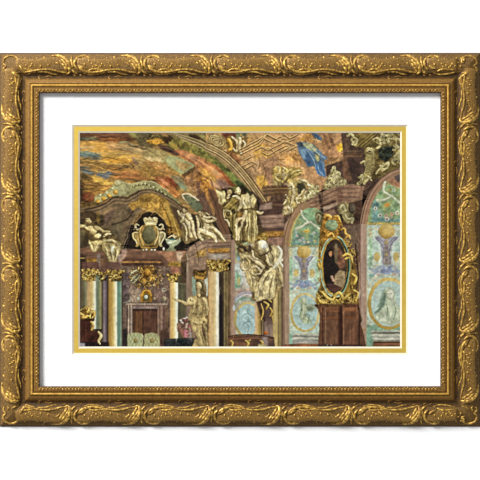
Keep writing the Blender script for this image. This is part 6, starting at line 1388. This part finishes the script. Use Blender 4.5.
# ---- the printed sheet
bm = bmesh.new()
q = [(70, 123), (410, 123), (410, 357), (70, 357)]
F0 = [bm.verts.new((wx(x), -.0019, wz(y))) for x, y in q]; B0 = [bm.verts.new((wx(x), -.0009, wz(y))) for x, y in q]
bm.faces.new(F0); bm.faces.new(list(reversed(B0)))
for k in range(4): bm.faces.new((F0[k], F0[(k + 1) % 4], B0[(k + 1) % 4], B0[k]))
sheet = from_bm('print', bm, M_PAPER, root, 'colour print of a painted baroque hall')

ST = 2
gh, gw = CH // ST, CW // ST
lab = RID[ST // 2::ST, ST // 2::ST][:gh, :gw].astype(np.int32).copy()

def components(lab):
    """connected patches of equal label"""
    h, w = lab.shape
    comp = np.arange(h * w).reshape(h, w)
    while True:
        old = comp.copy()
        for ax, sl in ((0, 1), (1, 1)):
            for direction in (1, -1):
                if ax == 0: a, b = (slice(1, None), slice(None)), (slice(None, -1), slice(None))
                else: a, b = (slice(None), slice(1, None)), (slice(None), slice(None, -1))
                if direction < 0: a, b = b, a
                same = lab[a] == lab[b]
                comp[a] = np.where(same, np.minimum(comp[a], comp[b]), comp[a])
        comp = comp.ravel()[comp.ravel()].reshape(h, w)
        if (comp == old).all(): return comp

for _ in range(6):
    comp = components(lab)
    ids, inv, cnt = np.unique(comp, return_inverse=True, return_counts=True)
    inv = inv.reshape(lab.shape)
    first = lab.ravel()[ids]
    biggest = {}
    for k in np.argsort(-cnt): biggest.setdefault(int(first[k]), []).append(int(k))
    bad = np.zeros(len(ids), bool)
    for l, ks in biggest.items():
        for n, k in enumerate(ks):
            if cnt[k] < (110 if n else 12): bad[k] = True
    m = bad[inv]
    if not m.any(): break
    for _ in range(14):
        if not m.any(): break
        for dy, dx in ((0, 1), (0, -1), (1, 0), (-1, 0)):
            sh = np.roll(lab, (dy, dx), (0, 1)); ms = np.roll(m, (dy, dx), (0, 1))
            if dy == 1: ms[0] = True
            if dy == -1: ms[-1] = True
            if dx == 1: ms[:, 0] = True
            if dx == -1: ms[:, -1] = True
            t = m & ~ms
            lab[t] = sh[t]; m = m & ~t
comp = components(lab)

# ink at the grid's corners
pad = np.pad(INK, ((1, 1), (1, 1), (0, 0)), mode='edge')
vc = (pad[:-1, :-1] + pad[1:, :-1] + pad[:-1, 1:] + pad[1:, 1:]) / 4
vc = vc[::ST, ::ST][:gh + 1, :gw + 1]
vlin = np.clip(lin(np.clip(vc, 0, 1)) * INK_GAIN, 0, 1)
gx = (wx(PX0 + np.arange(gw + 1) * ST / SS)).astype(np.float32); gz = (wz(PY0 + np.arange(gh + 1) * ST / SS)).astype(np.float32)
used_labels = set()
for cid in np.unique(comp):
    m = comp == cid
    jj, ii = np.nonzero(m)
    name, label = REG[int(lab[jj[0], ii[0]])]
    quad = np.stack([(jj + 1) * (gw + 1) + ii, (jj + 1) * (gw + 1) + ii + 1, jj * (gw + 1) + ii + 1, jj * (gw + 1) + ii], 1)
    vid, inv = np.unique(quad.ravel(), return_inverse=True)
    vj, vi = vid // (gw + 1), vid % (gw + 1)
    co = np.stack([gx[vi], np.full(len(vid), -.00205, np.float32), gz[vj]], 1).astype(np.float32)
    me = bpy.data.meshes.new(name)
    nf = len(jj)
    me.vertices.add(len(vid)); me.loops.add(nf * 4); me.polygons.add(nf)
    me.vertices.foreach_set('co', co.ravel()); me.loops.foreach_set('vertex_index', inv.astype(np.int32).ravel())
    me.polygons.foreach_set('loop_start', np.arange(0, nf * 4, 4, dtype=np.int32))
    me.update(calc_edges=True)
    at = me.color_attributes.new('ink', 'FLOAT_COLOR', 'POINT')
    at.data.foreach_set('color', np.concatenate([vlin[vj, vi], np.ones((len(vid), 1), np.float32)], 1).astype(np.float32).ravel())
    link(name, me, M_INK, sheet, label)

# ---- light: a bright white room and one unseen broad key light from the upper left
w = bpy.data.worlds.new('room_light'); SC.world = w; w.use_nodes = True
bg = w.node_tree.nodes['Background']; bg.inputs['Color'].default_value = (1, 1, 1, 1); bg.inputs['Strength'].default_value = WORLD
def area(name, loc, aim, size, power):
    l = bpy.data.lights.new(name, 'AREA'); l.energy = power; l.shape = 'DISK'; l.size = size
    o = bpy.data.objects.new(name, l); COL.objects.link(o); o.location = loc
    o.rotation_euler = (Vector(aim) - Vector(loc)).to_track_quat('-Z', 'Y').to_euler()
    return o
area('key_light', (-4.4, -3.6, 4.4), (0, 0, 0), 3.0, KEY)

# ---- camera
cam = bpy.data.cameras.new('camera'); co = bpy.data.objects.new('camera', cam); COL.objects.link(co)
D = 4.0
co.location = (0, -D - .002, 0); co.rotation_euler = (math.pi / 2, 0, 0)
cam.sensor_width = 36; cam.lens = 36 * D / .96
SC.camera = co

vs_ = SC.view_settings
vs_.view_transform = 'Standard'; vs_.look = 'None'; vs_.gamma = 1; vs_.use_curve_mapping = False; vs_.exposure = 0.0
